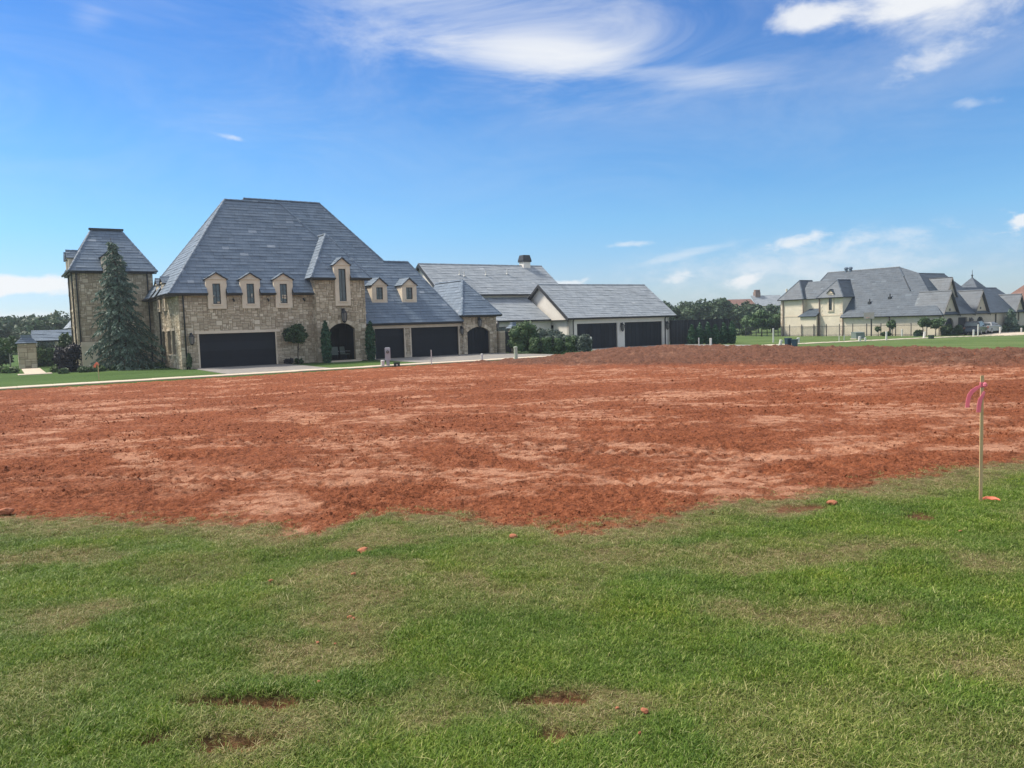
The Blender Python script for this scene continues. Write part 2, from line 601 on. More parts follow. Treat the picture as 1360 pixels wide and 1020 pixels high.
MT['slate_pale'] = var_mat('pale_grey_slate', [(0, (0.22, 0.25, 0.28)), (0.4, (0.31, 0.345, 0.38)), (0.7, (0.38, 0.415, 0.445)), (1.0, (0.50, 0.53, 0.55))], 0.55, 3, 0.25, 0.3, 0.3, 25, 0.01, stain=0.18)
MT['slate_far'] = var_mat('grey_slate', [(0, (0.03, 0.046, 0.066)), (0.5, (0.056, 0.08, 0.11)), (1.0, (0.10, 0.135, 0.17))], 0.55, 3, 0.25, 0.45, 0.3, 25, 0.01, stain=0.15)
MT['roofdeck'] = var_mat('roof_underlay', [(0, (0.045, 0.05, 0.06)), (1, (0.08, 0.09, 0.10))], 0.8, 5, 0.3)
MT['dark_metal'] = var_mat('dark_bronze', [(0, (0.018, 0.02, 0.024)), (1, (0.032, 0.034, 0.04))], 0.45, 8, 0.4, 0.5)
MT['door'] = var_mat('dark_navy_door', [(0, (0.006, 0.009, 0.015)), (0.5, (0.009, 0.012, 0.019)), (1, (0.014, 0.018, 0.027))], 0.5, 3, 0.35, 0.2)
MT['glass'] = var_mat('window_glass', [(0, (0.03, 0.045, 0.05)), (1, (0.06, 0.08, 0.085))], 0.08, 3, 0.3, 0.8)
MT['stucco'] = var_mat('white_stucco', [(0, (0.70, 0.665, 0.60)), (0.5, (0.79, 0.755, 0.69)), (1, (0.84, 0.81, 0.75))], 0.9, 2.5, 0.3, 0.2, 0.3, 90, 0.006, stain=0.10)
MT['cream'] = var_mat('cream_stucco', [(0, (0.63, 0.56, 0.44)), (0.5, (0.73, 0.66, 0.53)), (1, (0.79, 0.72, 0.60))], 0.9, 2.0, 0.3, 0.2, 0.3, 70, 0.006, stain=0.12)
MT['greystucco'] = var_mat('buff_stucco', [(0, (0.42, 0.38, 0.31)), (0.5, (0.52, 0.47, 0.39)), (1, (0.60, 0.55, 0.46))], 0.9, 2.0, 0.3, 0.2, 0.3, 70, 0.006, stain=0.12)
MT['concrete'] = var_mat('pale_concrete', [(0, (0.48, 0.40, 0.31)), (0.5, (0.62, 0.53, 0.42)), (1, (0.72, 0.63, 0.52))], 0.9, 2.2, 0.35, 0.2, 0.3, 60, 0.006, stain=0.14)
MT['drive'] = var_mat('grey_concrete', [(0, (0.20, 0.19, 0.175)), (0.5, (0.28, 0.265, 0.245)), (1, (0.36, 0.345, 0.32))], 0.9, 1.6, 0.35, 0.2, 0.3, 60, 0.006, stain=0.2)
MT['bark'] = var_mat('bark', [(0, (0.045, 0.035, 0.028)), (1, (0.12, 0.10, 0.08))], 0.95, 12, 0.5, 0.1, 0.6, 40, 0.02)
MT['palebark'] = var_mat('pale_bark', [(0, (0.32, 0.31, 0.27)), (1, (0.50, 0.49, 0.44))], 0.9, 12, 0.5, 0.1)
MT['whiteplastic'] = var_mat('white_plastic', [(0, (0.60, 0.60, 0.57)), (1, (0.74, 0.74, 0.71))], 0.5, 6, 0.4, 0.4, stain=0.15)
MT['greenplastic'] = var_mat('pale_green_plastic', [(0, (0.42, 0.50, 0.38)), (1, (0.54, 0.62, 0.50))], 0.5, 6, 0.4, 0.4, stain=0.15)
MT['greymetal'] = var_mat('grey_metal', [(0, (0.34, 0.36, 0.39)), (1, (0.46, 0.48, 0.51))], 0.45, 6, 0.4, 0.5, stain=0.12)
MT['darkgreen'] = var_mat('dark_green_plastic', [(0, (0.012, 0.03, 0.022)), (1, (0.025, 0.05, 0.035))], 0.5, 6, 0.4, 0.4)
MT['greenmetal'] = var_mat('grey_green_metal', [(0, (0.13, 0.17, 0.15)), (1, (0.20, 0.24, 0.215))], 0.5, 6, 0.4, 0.4)
MT['bluebin'] = var_mat('dark_blue_plastic', [(0, (0.015, 0.035, 0.065)), (1, (0.03, 0.06, 0.10))], 0.45, 6, 0.4, 0.4)
MT['wood'] = var_mat('raw_pine', [(0, (0.45, 0.30, 0.14)), (0.5, (0.60, 0.43, 0.23)), (1, (0.70, 0.54, 0.32))], 0.8, 18, 0.5, 0.2, 0.2, 80, 0.002)
MT['pink'] = None
MT['orangeflag'] = var_mat('orange_flag', [(0, (0.78, 0.16, 0.09)), (1, (0.90, 0.26, 0.16))], 0.5, 20, 0.5, 0.3)
MT['redtile'] = var_mat('red_roof', [(0, (0.17, 0.09, 0.07)), (1, (0.26, 0.145, 0.115))], 0.8, 2, 0.4)
MT['fence'] = var_mat('charcoal_fence', [(0, (0.016, 0.018, 0.023)), (0.5, (0.026, 0.028, 0.035)), (1, (0.042, 0.044, 0.052))], 0.6, 4, 0.3, 0.3)
MT['carpaint'] = var_mat('dark_car_paint', [(0, (0.012, 0.016, 0.02)), (1, (0.02, 0.024, 0.03))], 0.18, 3, 0.3, 0.7)
MT['silver'] = var_mat('silver_car_paint', [(0, (0.20, 0.215, 0.23)), (1, (0.26, 0.275, 0.29))], 0.25, 3, 0.3, 0.7)
MT['rubber'] = var_mat('rubber', [(0, (0.015, 0.015, 0.016)), (1, (0.03, 0.03, 0.03))], 0.8, 6, 0.3, 0.2)
MT['lampglass'] = var_mat('frosted_glass', [(0, (0.14, 0.14, 0.14)), (1, (0.22, 0.22, 0.21))], 0.3, 6, 0.3, 0.5)
MT['brick'] = var_mat('brown_brick', [(0, (0.14, 0.09, 0.075)), (0.5, (0.21, 0.145, 0.12)), (1, (0.29, 0.21, 0.17))], 0.9, 8, 0.4)

MT['pink'] = leaf_mat('pink_ribbon', [(0, (0.94, 0.30, 0.38)), (1, (0.96, 0.42, 0.50))], 0.5, 0.5)
MT['leaf_dark'] = leaf_mat('dark_evergreen_leaves', [(0, (0.025, 0.05, 0.022)), (0.5, (0.048, 0.09, 0.038)), (1, (0.085, 0.14, 0.055))], 0.15)
MT['leaf_mid'] = leaf_mat('green_leaves', [(0, (0.035, 0.07, 0.03)), (0.5, (0.07, 0.13, 0.052)), (1, (0.13, 0.20, 0.08))], 0.2)
MT['leaf_light'] = leaf_mat('light_green_leaves', [(0, (0.05, 0.09, 0.03)), (0.5, (0.09, 0.155, 0.05)), (1, (0.15, 0.23, 0.085))], 0.25)
MT['leaf_grey'] = leaf_mat('grey_green_leaves', [(0, (0.04, 0.06, 0.045)), (0.5, (0.09, 0.125, 0.10)), (1, (0.17, 0.21, 0.175))], 0.15)
MT['leaf_cypress'] = leaf_mat('cypress_green', [(0, (0.018, 0.055, 0.03)), (0.5, (0.036, 0.095, 0.048)), (1, (0.07, 0.15, 0.075))], 0.1)
MT['leaf_purple'] = leaf_mat('dark_plum_leaves', [(0, (0.012, 0.012, 0.018)), (0.5, (0.022, 0.022, 0.03)), (1, (0.045, 0.04, 0.05))], 0.08)
MT['needle_blue'] = leaf_mat('blue_cedar_needles', [(0, (0.05, 0.09, 0.065)), (0.5, (0.105, 0.165, 0.125)), (1, (0.19, 0.27, 0.215))], 0.12)
MT['leaf_far'] = leaf_mat('far_tree_leaves', [(0, (0.035, 0.06, 0.035)), (0.5, (0.065, 0.11, 0.06)), (1, (0.12, 0.175, 0.09))], 0.15)

# ------------------------------------------------------------------ noise on arrays
def vnoise(x, y, seed=0):
    x = np.asarray(x, dtype=np.float64); y = np.asarray(y, dtype=np.float64)
    ix = np.floor(x); iy = np.floor(y)
    fx = x-ix; fy = y-iy
    ix = ix.astype(np.int64); iy = iy.astype(np.int64)
    def h(a, b):
        k = (a*374761393 + b*668265263 + seed*144269504) & 0xffffffff
        k = ((k ^ (k >> 13))*1274126177) & 0xffffffff
        k = ((k ^ (k >> 16))*2246822519) & 0xffffffff
        return ((k ^ (k >> 15)) & 0xffffff)/float(0xffffff)
    ux = fx*fx*fx*(fx*(fx*6-15)+10); uy = fy*fy*fy*(fy*(fy*6-15)+10)
    a, b, c, d = h(ix, iy), h(ix+1, iy), h(ix, iy+1), h(ix+1, iy+1)
    return (a*(1-ux)+b*ux)*(1-uy)+(c*(1-ux)+d*ux)*uy

def fbm(x, y, octv=4, seed=0, gain=0.5):
    s = 0; a = 1; t = 0
    for o in range(octv):
        s = s+a*vnoise(x*2**o+17.3*o, y*2**o-9.1*o, seed+o)
        t += a; a *= gain
    return s/t

def sstep(x, a, b):
    t = np.clip((x-a)/(b-a), 0, 1)
    return t*t*(3-2*t)

# ------------------------------------------------------------------ terrain
def to_lot(x, y):
    dx, dy = x-HX, y-HY
    return dx*CU+dy*SU, -dx*SU+dy*CU

def to_world(a, b):
    return HX+a*CU-b*SU, HY+a*SU+b*CU

def z_street(a):
    return np.interp(a, [-60, 0, 22, 33, 46, 75, 92, 140], [-0.62, -0.70, -0.74, -0.90, -0.93, -1.25, -1.6, -1.6])

WALK0, WALK1 = -10.3, -9.0          # pavement edges in lot coordinates
def z_lot(x, y):
    a, b = to_lot(x, y)
    base = -0.74*sstep(b, -46, -11)
    base = base + (z_street(a)+0.70)*sstep(b, -30, -11)*(a < 0)
    m = sstep(a, 15, 27)*sstep(b, -44, -34)*(1-sstep(b, -13.2, -10.6))
    z = base*(1-m) + (-0.27)*m
    return z*(1-sstep(a, 31, 33.5)) + (z_street(a)-0.06)*sstep(a, 31, 33.5)

def z_ground(x, y):
    a, b = to_lot(x, y)
    return np.where((b < WALK0) & (a < 33.5), z_lot(x, y), z_street(a))

EDGE = np.array([(-30,11.5),(-12,8.6),(-4.86,7.12),(-4.03,6.91),(-3.23,6.67),(-2.56,6.67),(-1.75,6.13),(-1.55,6.33),(-1.37,6.71),(-0.84,6.7),(0.03,6.37),(0.39,6.05),(0.9,6.27),(1.39,6.51),(2.0,6.79),(2.95,7.12),(3.88,7.57),(4.88,7.96),(5.65,8.4),(9,10.4),(20,17.0),(45,32)])
def edge_y(x):
    return np.interp(x, EDGE[:, 0], EDGE[:, 1])
# bare or torn spots in the near turf: x, y, rx, ry, depth
RUTS = [(-1.2,3.38,0.42,0.10,0.045),(-1.22,3.06,0.22,0.09,0.05),(-1.55,3.09,0.09,0.06,0.03),(0.16,3.32,0.24,0.11,0.035),(0.16,3.0,0.14,0.07,0.03),
        (3.34,6.23,0.19,0.22,0.02),(2.49,6.62,0.30,0.16,0.015),(-1.15,5.66,0.09,0.08,0.01),(-0.98,4.36,0.05,0.05,0.01)]
# paler, drier turf: x, y, rx, ry
DRY = [(-1.15,5.95,0.5,0.5),(-1.02,4.75,0.42,0.5),(-1.1,3.9,0.5,0.4),(-3.5,5.75,0.8,0.3),(-2.9,4.5,0.7,0.28),(-1.2,5.2,0.55,0.75),(-1.0,4.3,0.5,0.35),(0.9,5.4,0.9,0.35),(1.7,5.2,0.9,0.30),(0.2,3.3,0.45,0.3),
       (2.6,5.4,0.6,0.25),(1.6,4.3,0.6,0.3),(-1.0,3.2,0.7,0.35),(3.2,4.9,0.6,0.4),(-0.3,4.9,0.5,0.35),(2.2,3.5,0.5,0.3)]
def rut_field(x, y):
    d = np.zeros_like(x); s = np.zeros_like(x)
    nz = fbm(x*9, y*9, 3, 91)-0.5
    for rx0, ry0, a, b, dep in RUTS:
        q = np.sqrt(((x-rx0)/a)**2+((y-ry0)/b)**2)+nz*1.1
        k = 1-sstep(q, 0.55, 1.05)
        d = np.maximum(d, k*dep); s = np.maximum(s, k)
    return d, s
def dry_field(x, y):
    q = fbm(x*0.9+3, y*1.1, 4, 31)
    v = sstep(q, 0.50, 0.68)*0.55
    nz = (fbm(x*2.6, y*3.4, 4, 55)-0.5)*1.9
    for x0, y0, a, b in DRY:
        v = np.maximum(v, (1-sstep(np.sqrt(((x-x0)/a)**2+((y-y0)/b)**2)+nz, 0.2, 1.2))*0.95)
    e = edge_y(x)-y+(fbm(x*1.7, y*1.7, 3, 77)-0.5)*0.9
    v = np.maximum(v, 1-sstep(e, 0.05, 0.75))
    return np.clip(v, 0, 1)
def lawn_mask(x, y):
    """>0 on turf"""
    return edge_y(x)-y+(fbm(x*2.3, y*2.3, 4, 12)-0.5)*0.45+(fbm(x*9, y*9, 3, 13)-0.5)*0.42

# smoothed, pale, compacted places in the soil: x, y, rx, ry, rotation
PALE = [(-1.9,9.1,1.7,0.35,-0.15),(-2.4,9.9,1.0,0.35,-0.5),(-4.0,9.5,1.5,0.3,0.2),(-4.3,16,1.2,0.7,-0.4),(-1.5,16.6,1.0,0.6,0),(1.3,16.6,1.1,0.6,0),(0.6,10.4,1.1,0.35,0.1),(1.3,10.0,0.9,0.25,-0.5),
        (9.1,22.6,2.6,0.9,0),(2.1,8.0,0.9,0.25,0.2),(3.6,17.5,2.4,0.7,0.05),(1.4,14.6,1.0,0.4,0),(-2.6,11.6,1.4,0.5,-0.3),(5.2,10.4,1.6,0.3,0.1),(4.2,12.5,1.3,0.4,0.2),
        (-6.5,12.5,1.8,0.35,0.3),(-9.5,15,2.0,0.5,0.4),(-8,19,2.2,0.6,0.3),(-13,24,2.4,0.8,0.3),(-4,24,2.6,0.9,0.2),(2,24,2.6,0.9,0.1),(6.5,13.8,1.2,0.4,0),(7.6,17.0,1.5,0.5,0.1),(-3,31,3,1.2,0.2),(4,31,3.2,1.2,0.1),(11,19.5,2.2,0.8,0.2),(6.4,9.6,1.3,0.25,0.3),(3.2,9.2,1.2,0.2,0.2)]
# runs of the machine that graded the lot
TRACKS = [(-5.6,18.5,-1.0,8.4,0.55),(-3.6,18.0,0.8,8.6,0.5),(-9.5,9.6,-2.0,9.0,0.5),(-8.5,11.6,3.0,12.2,0.5),(0.0,16.2,13.0,19.0,0.6),(-12,17.5,-2,20.5,0.6),(1.5,23.5,15,21.5,0.7),(2.2,8.6,7.5,11.2,0.45),
          (-2.4,13.5,3.2,9.2,0.5),(-16,22,-4,27,0.8),(-2,29,10,26,0.8),(-9,31,4,36,0.9),(4.5,15.5,9.5,12.5,0.5),(-7.5,14.5,-3.5,7.9,0.5)]
def pale_field(x, y):
    w = np.maximum(0.5, y/14.0)
    nz = (fbm(x*1.1, y*1.6, 5, 41, 0.6)-0.5)*2.3
    v = sstep(fbm(x*0.45+5, y*0.6, 5, 47, 0.62), 0.58, 0.72)*0.8
    for x0, y0, a, b, r in PALE:
        c, s = math.cos(r), math.sin(r)
        dx, dy = x-x0, y-y0
        q = np.sqrt(((dx*c+dy*s)/a)**2+((-dx*s+dy*c)/(b*1.9))**2)+nz
        v = np.maximum(v, 1-sstep(q, 0.15, 1.1))
    for x0, y0, x1, y1, w in TRACKS:
        L = math.hypot(x1-x0, y1-y0)
        ux, uy = (x1-x0)/L, (y1-y0)/L
        p, q = (x-x0)*ux+(y-y0)*uy, -(x-x0)*uy+(y-y0)*ux
        q = q+(fbm(x*0.7, y*0.7, 2, 51)-0.5)*0.5
        m = (1-sstep(np.abs(q), w*0.32, w*0.62))*sstep(p, -0.3, 0.5)*(1-sstep(p, L-0.6, L+0.2))
        v = np.maximum(v, m*(0.35+0.75*sstep(fbm(p*0.8+x0, q*1.5, 3, 52), 0.36, 0.6)))
    br = fbm(x*5, y*7, 4, 49, 0.65)
    st = fbm(x*0.8+2, y*4.5, 4, 50, 0.6)
    return np.clip(v*(0.15+1.3*sstep(br, 0.34, 0.64))*(0.35+0.9*sstep(st, 0.36, 0.6)), 0, 1)

def build_near_ground():
    # fan of rows: finer where it is near
    ys = [1.0]
    while ys[-1] < 62:
        y = ys[-1]
        st = min(0.15, max(0.018, y*y/3000.0))
        if y < 6.0: st = 0.035
        ys.append(y+st)
    ys = np.array(ys)
    t = np.concatenate([np.linspace(-2.4, -0.80, 70, endpoint=False), np.linspace(-0.80, 0.80, 900, endpoint=False), np.linspace(0.80, 2.4, 71)])
    nr, nc = len(ys), len(t)
    Y = np.repeat(ys[:, None], nc, 1)
    X = Y*t[None, :]
    x, y = X.ravel(), Y.ravel()
    a, b = to_lot(x, y)
    z = z_lot(x, y)
    L = lawn_mask(x, y)
    pale = pale_field(x, y)
    rough_zone = sstep(a, 13.5, 16.5)*sstep(b, -46, -40)
    # tilled soil: clods, lumps, grouser prints left by tracks
    lump = fbm(x*1.3, y*1.3, 3, 61)-0.5
    clod = fbm(x*5.5, y*5.5, 4, 62, 0.62)-0.5
    crumb = fbm(x*21, y*21, 3, 63, 0.6)-0.5
    sharp = np.abs(fbm(x*8.5, y*8.5, 3, 64)-0.5)
    amp = (1-0.8*pale)*(0.75+0.5*fbm(x*0.5, y*0.5, 2, 68))
    far = np.clip(y/22.0, 0.7, 1.15)
    soil = lump*0.05 + amp*(clod*0.095+crumb*0.055-sharp*0.07)*far
    soil += rough_zone*((fbm(x*1.0, y*1.0, 4, 66, 0.6)-0.5)*0.30+(fbm(x*3.2, y*3.2, 3, 67)-0.5)*0.26)
    tr = np.zeros_like(x)
    for (x0, y0, ang, wid, ln) in [(-2.2,9.6,0.35,0.5,5),(-3.4,8.4,0.08,0.5,6),(1.6,9.8,-0.5,0.5,4),(-5.5,10.5,0.2,0.5,6),(2.8,8.4,0.25,0.5,5),(0.6,12.2,0.9,0.5,5),(-1.0,8.0,1.1,0.45,3),(5.0,10.0,0.2,0.5,6),(-6.5,8.3,0.05,0.5,5),(-1.6,11.4,-0.4,0.5,6)]:
        c, s = math.cos(ang), math.sin(ang)
        dx, dy = x-x0, y-y0
        p, q = dx*c+dy*s, -dx*s+dy*c
        m = (1-sstep(np.abs(q), wid*0.35, wid*0.6))*(1-sstep(np.abs(p), ln*0.35, ln*0.5))
        m = m*sstep(fbm(x*1.5, y*1.5, 3, 71), 0.36, 0.55)
        tr = np.maximum(tr, m*(0.5+0.5*np.sin((p+(fbm(x*3, y*3, 2, 72)-0.5)*0.12)*2*math.pi/0.17)))
    for x0, y0, x1, y1, w in TRACKS:          # prints of the track plates
        LL = math.hypot(x1-x0, y1-y0)
        ux, uy = (x1-x0)/LL, (y1-y0)/LL
        p, q = (x-x0)*ux+(y-y0)*uy, -(x-x0)*uy+(y-y0)*ux
        q = q+(fbm(x*0.7, y*0.7, 2, 51)-0.5)*0.5
        m = (1-sstep(np.abs(q), w*0.4, w*0.62))*sstep(p, -0.3, 0.5)*(1-sstep(p, LL-0.6, LL+0.2))*sstep(fbm(x*1.3, y*1.3, 3, 73), 0.38, 0.55)
        tr = np.maximum(tr, m*(0.5+0.5*np.sin((p+(fbm(x*3, y*3, 2, 72)-0.5)*0.10)*2*math.pi/0.19)))
    soil = soil - tr*0.04
    # turf: gentle, with ruts
    dep, rs = rut_field(x, y)
    turf = (fbm(x*1.1, y*1.1, 3, 81)-0.5)*0.07+(fbm(x*7, y*7, 3, 82)-0.5)*0.022-dep
    k = sstep(L, -0.30, 0.12)
    z = z + soil*(1-k) + (turf+0.012)*k
    # the soil meets the pavement flush
    z -= sstep(b, -10.9, -10.3)*0.015
    V = np.stack([x, y, z], 1)
    idx = np.arange(nr*nc).reshape(nr, nc)
    F = np.stack([idx[:-1, :-1], idx[:-1, 1:], idx[1:, 1:], idx[1:, :-1]], -1).reshape(-1, 4)
    keep = ((b < WALK0+0.02) & (a < 33.5) & (a > -48))[F].all(1)
    F = F[keep]
    lawn_f = (L[F].mean(1) > 0)
    dryv = dry_field(x, y)
    def part(name, Fs):
        u, inv = np.unique(Fs, return_inverse=True)
        me = np_mesh(name, V[u], inv.reshape(-1, 4), smooth=True)
        for nm, arr in (('pale', pale), ('dry', dryv), ('rut', rs), ('till', rough_zone), ('mask', k)):
            at = me.attributes.new(nm, 'FLOAT', 'POINT')
            at.data.foreach_set('value', arr[u].astype(np.float32))
        return me
    soil_me = part('red_soil', F[~lawn_f])
    lawn_me = part('front_lawn', F[lawn_f])
    return soil_me, lawn_me

def soil_nodes(nt, pos):
    n1 = noise_n(nt, pos, 3.2, 8, 0.66)
    n2 = noise_n(nt, pos, 26.0, 5, 0.65)
    n3 = noise_n(nt, pos, 0.22, 4, 0.55)
    n4 = noise_n(nt, pos, 9.0, 6, 0.7)
    f = math_n(nt, 'ADD', math_n(nt, 'MULTIPLY', n1, 0.26), math_n(nt, 'ADD', math_n(nt, 'MULTIPLY', n2, 0.40), math_n(nt, 'MULTIPLY', n4, 0.34)))
    f = math_n(nt, 'ADD', math_n(nt, 'MULTIPLY', math_n(nt, 'SUBTRACT', f, 0.5), 1.85), 0.51)
    red = ramp_n(nt, f, [(0.26, (0.10, 0.032, 0.016)), (0.42, (0.22, 0.072, 0.034)), (0.56, (0.35, 0.115, 0.053)), (0.70, (0.47, 0.19, 0.10)), (0.8, (0.58, 0.29, 0.18))])
    tint = ramp_n(nt, n3, [(0.35, (0.9, 0.86, 0.82)), (0.5, (1, 1, 1)), (0.66, (1.06, 1.02, 0.96))])
    red = mix_n(nt, 1.0, red, tint, 'MULTIPLY')
    pale = ramp_n(nt, f, [(0.3, (0.42, 0.18, 0.10)), (0.55, (0.62, 0.315, 0.195)), (0.8, (0.72, 0.43, 0.29))])
    return red, pale, f, n2

def soil_material():
    m, nt, b = new_mat('red_clay_soil')
    pos = nnode(nt, 'ShaderNodeNewGeometry').outputs['Position']
    red, pale, f, n2 = soil_nodes(nt, pos)
    col = mix_n(nt, math_n(nt, 'MULTIPLY', attr_n(nt, 'pale'), 0.9), red, pale)
    g = ramp_n(nt, f, [(0.3, (0.06, 0.036, 0.027)), (0.7, (0.20, 0.115, 0.082))])
    col = mix_n(nt, math_n(nt, 'MULTIPLY', attr_n(nt, 'till'), 0.72), col, g)
    straw = ramp_n(nt, f, [(0.3, (0.09, 0.062, 0.03)), (0.7, (0.31, 0.235, 0.125))])
    col = mix_n(nt, math_n(nt, 'MULTIPLY', attr_n(nt, 'mask'), 0.85), col, straw)
    nt.links.new(col, b.inputs['Base Color'])
    b.inputs['Roughness'].default_value = 0.95
    b.inputs['Specular IOR Level'].default_value = 0.12
    h = math_n(nt, 'ADD', noise_n(nt, pos, 55, 4, 0.65), math_n(nt, 'MULTIPLY', noise_n(nt, pos, 12, 4, 0.6), 1.5))
    bump_n(nt, b, h, 1.0, 0.05)
    return m

def turf_material():
    """thatch and soil seen between the blades"""
    m, nt, b = new_mat('turf')
    pos = nnode(nt, 'ShaderNodeNewGeometry').outputs['Position']
    red, pale, f, n2 = soil_nodes(nt, pos)
    green = ramp_n(nt, f, [(0.3, (0.04, 0.065, 0.018)), (0.5, (0.075, 0.115, 0.032)), (0.7, (0.115, 0.165, 0.05))])
    straw = ramp_n(nt, f, [(0.3, (0.085, 0.068, 0.03)), (0.5, (0.18, 0.145, 0.065)), (0.7, (0.31, 0.255, 0.13))])
    col = mix_n(nt, attr_n(nt, 'dry'), green, straw)
    dark = ramp_n(nt, f, [(0.3, (0.05, 0.032, 0.02)), (0.7, (0.14, 0.085, 0.05))])
    col = mix_n(nt, math_n(nt, 'MULTIPLY', attr_n(nt, 'rut'), 0.9), col, mix_n(nt, 0.35, dark, red))
    col = mix_n(nt, math_n(nt, 'ADD', math_n(nt, 'MULTIPLY', attr_n(nt, 'mask'), 0.75), 0.25), red, col)
    nt.links.new(col, b.inputs['Base Color'])
    b.inputs['Roughness'].default_value = 0.95
    b.inputs['Specular IOR Level'].default_value = 0.1
    bump_n(nt, b, noise_n(nt, pos, 70, 4, 0.7), 1.0, 0.03)
    return m

def far_lawn_material():
    m, nt, b = new_mat('mown_lawn')
    pos = nnode(nt, 'ShaderNodeNewGeometry').outputs['Position']
    n1 = noise_n(nt, pos, 0.16, 6, 0.6)
    n2 = noise_n(nt, pos, 9.0, 4, 0.7)
    f = math_n(nt, 'ADD', math_n(nt, 'MULTIPLY', n1, 0.6), math_n(nt, 'MULTIPLY', n2, 0.4))
    col = ramp_n(nt, f, [(0.3, (0.06, 0.105, 0.028)), (0.48, (0.10, 0.155, 0.045)), (0.60, (0.145, 0.19, 0.068)), (0.75, (0.21, 0.225, 0.10))])
    # plain worn turf further down the street, watered green lawn by the stone house
    sx = nnode(nt, 'ShaderNodeSeparateXYZ')
    nt.links.new(pos, sx.inputs[0])
    mr = nnode(nt, 'ShaderNodeMapRange')
    nt.links.new(sx.outputs[0], mr.inputs[0])
    mr.inputs[1].default_value = -2.0; mr.inputs[2].default_value = 14.0
    lush = ramp_n(nt, f, [(0.3, (0.045, 0.088, 0.022)), (0.5, (0.072, 0.130, 0.034)), (0.75, (0.11, 0.17, 0.05))])
    col = mix_n(nt, mr.outputs[0], lush, col)
    nt.links.new(col, b.inputs['Base Color'])
    b.inputs['Roughness'].default_value = 0.95
    b.inputs['Specular IOR Level'].default_value = 0.1
    bump_n(nt, b, noise_n(nt, pos, 22, 4, 0.7), 1.0, 0.05)
    return m

MT['soil'] = soil_material()
MT['turf'] = turf_material()
MT['lawn'] = far_lawn_material()

def build_ground_sheet():
    al = [-560, -400, -240, -150, -100, -70, -55] + list(np.arange(-48, 0, 8)) + list(np.arange(0, 30, 3)) + [31, 31.9, 33.6] + list(np.arange(36, 150, 6)) + [170, 220, 300, 420, 560]
    bl = [-200, -160, -110, -80] + list(np.arange(-66, -12, 3)) + [-11.2, -10.29, -8, -4, 0, 6, 12, 20, 30, 45, 60, 80, 110, 150, 220, 320, 450, 600]
    A, B = np.meshgrid(np.array(al, float), np.array(bl, float))
    a, b = A.ravel(), B.ravel()
    x, y = to_world(a, b)
    z = z_ground(x, y)
    under = (b < -10.3) & (a < 31.95) & (a > -47) & (y > 1.1)
    z = np.where(under, z-0.35, z)
    idx = np.arange(len(a)).reshape(A.shape)
    F = np.stack([idx[:-1, :-1], idx[:-1, 1:], idx[1:, 1:], idx[1:, :-1]], -1).reshape(-1, 4)
    o = obj('ground', np_mesh('ground', np.stack([x, y, z], 1), F, smooth=True), MT['lawn'], None, 'structure')
    return o

build_ground_sheet()
soil_me, lawn_me = build_near_ground()
obj('bare_soil', soil_me, MT['soil'], None, 'structure')
obj('front_lawn', lawn_me, MT['turf'], None, 'structure')

# ------------------------------------------------------------------ scattered pieces (uncountable)
def scatter(name, pts, rots, scales, attrs, sources, mat, label, cat, pick=None):
    me = bpy.data.meshes.new(name)
    me.vertices.add(len(pts))
    me.vertices.foreach_set('co', np.asarray(pts, np.float32).ravel())
    for nm, arr in [('inst_scale', scales)]+attrs:
        at = me.attributes.new(nm, 'FLOAT', 'POINT')
        at.data.foreach_set('value', np.asarray(arr, np.float32))
    at = me.attributes.new('inst_rot', 'FLOAT_VECTOR', 'POINT')
    at.data.foreach_set('vector', np.asarray(rots, np.float32).ravel())
    at = me.attributes.new('inst_pick', 'INT', 'POINT')
    at.data.foreach_set('value', (rng.integers(0, len(sources), len(pts)) if pick is None else pick).astype(np.int32))
    me.materials.append(mat)
    o = obj(name, me, None, None, 'stuff')
    o['label'] = label
    o['category'] = cat
    sub = bpy.data.collections.new(name+'_pieces')
    for i, s in enumerate(sources):
        so_ = bpy.data.objects.new('%s_piece_%d' % (name, i), s)
        sub.objects.link(so_)
    g = bpy.data.node_groups.new(name, 'GeometryNodeTree')
    g.interface.new_socket('Geometry', in_out='INPUT', socket_type='NodeSocketGeometry')
    g.interface.new_socket('Geometry', in_out='OUTPUT', socket_type='NodeSocketGeometry')
    gi = g.nodes.new('NodeGroupInput'); go = g.nodes.new('NodeGroupOutput')
    ci = g.nodes.new('GeometryNodeCollectionInfo')
    ci.inputs['Collection'].default_value = sub
    ci.inputs['Separate Children'].default_value = True
    ci.inputs['Reset Children'].default_value = True
    ip = g.nodes.new('GeometryNodeInstanceOnPoints')
    ip.inputs['Pick Instance'].default_value = True
    def na(nm, typ):
        n = g.nodes.new('GeometryNodeInputNamedAttribute')
        n.data_type = typ
        n.inputs['Name'].default_value = nm
        return n.outputs[0]
    e2r = g.nodes.new('FunctionNodeEulerToRotation')
    g.links.new(na('inst_rot', 'FLOAT_VECTOR'), e2r.inputs[0])
    g.links.new(gi.outputs[0], ip.inputs['Points'])
    g.links.new(ci.outputs[0], ip.inputs['Instance'])
    g.links.new(na('inst_pick', 'INT'), ip.inputs['Instance Index'])
    g.links.new(e2r.outputs[0], ip.inputs['Rotation'])
    g.links.new(na('inst_scale', 'FLOAT'), ip.inputs['Scale'])
    g.links.new(ip.outputs[0], go.inputs[0])
    md = o.modifiers.new('scatter', 'NODES')
    md.node_group = g
    return o

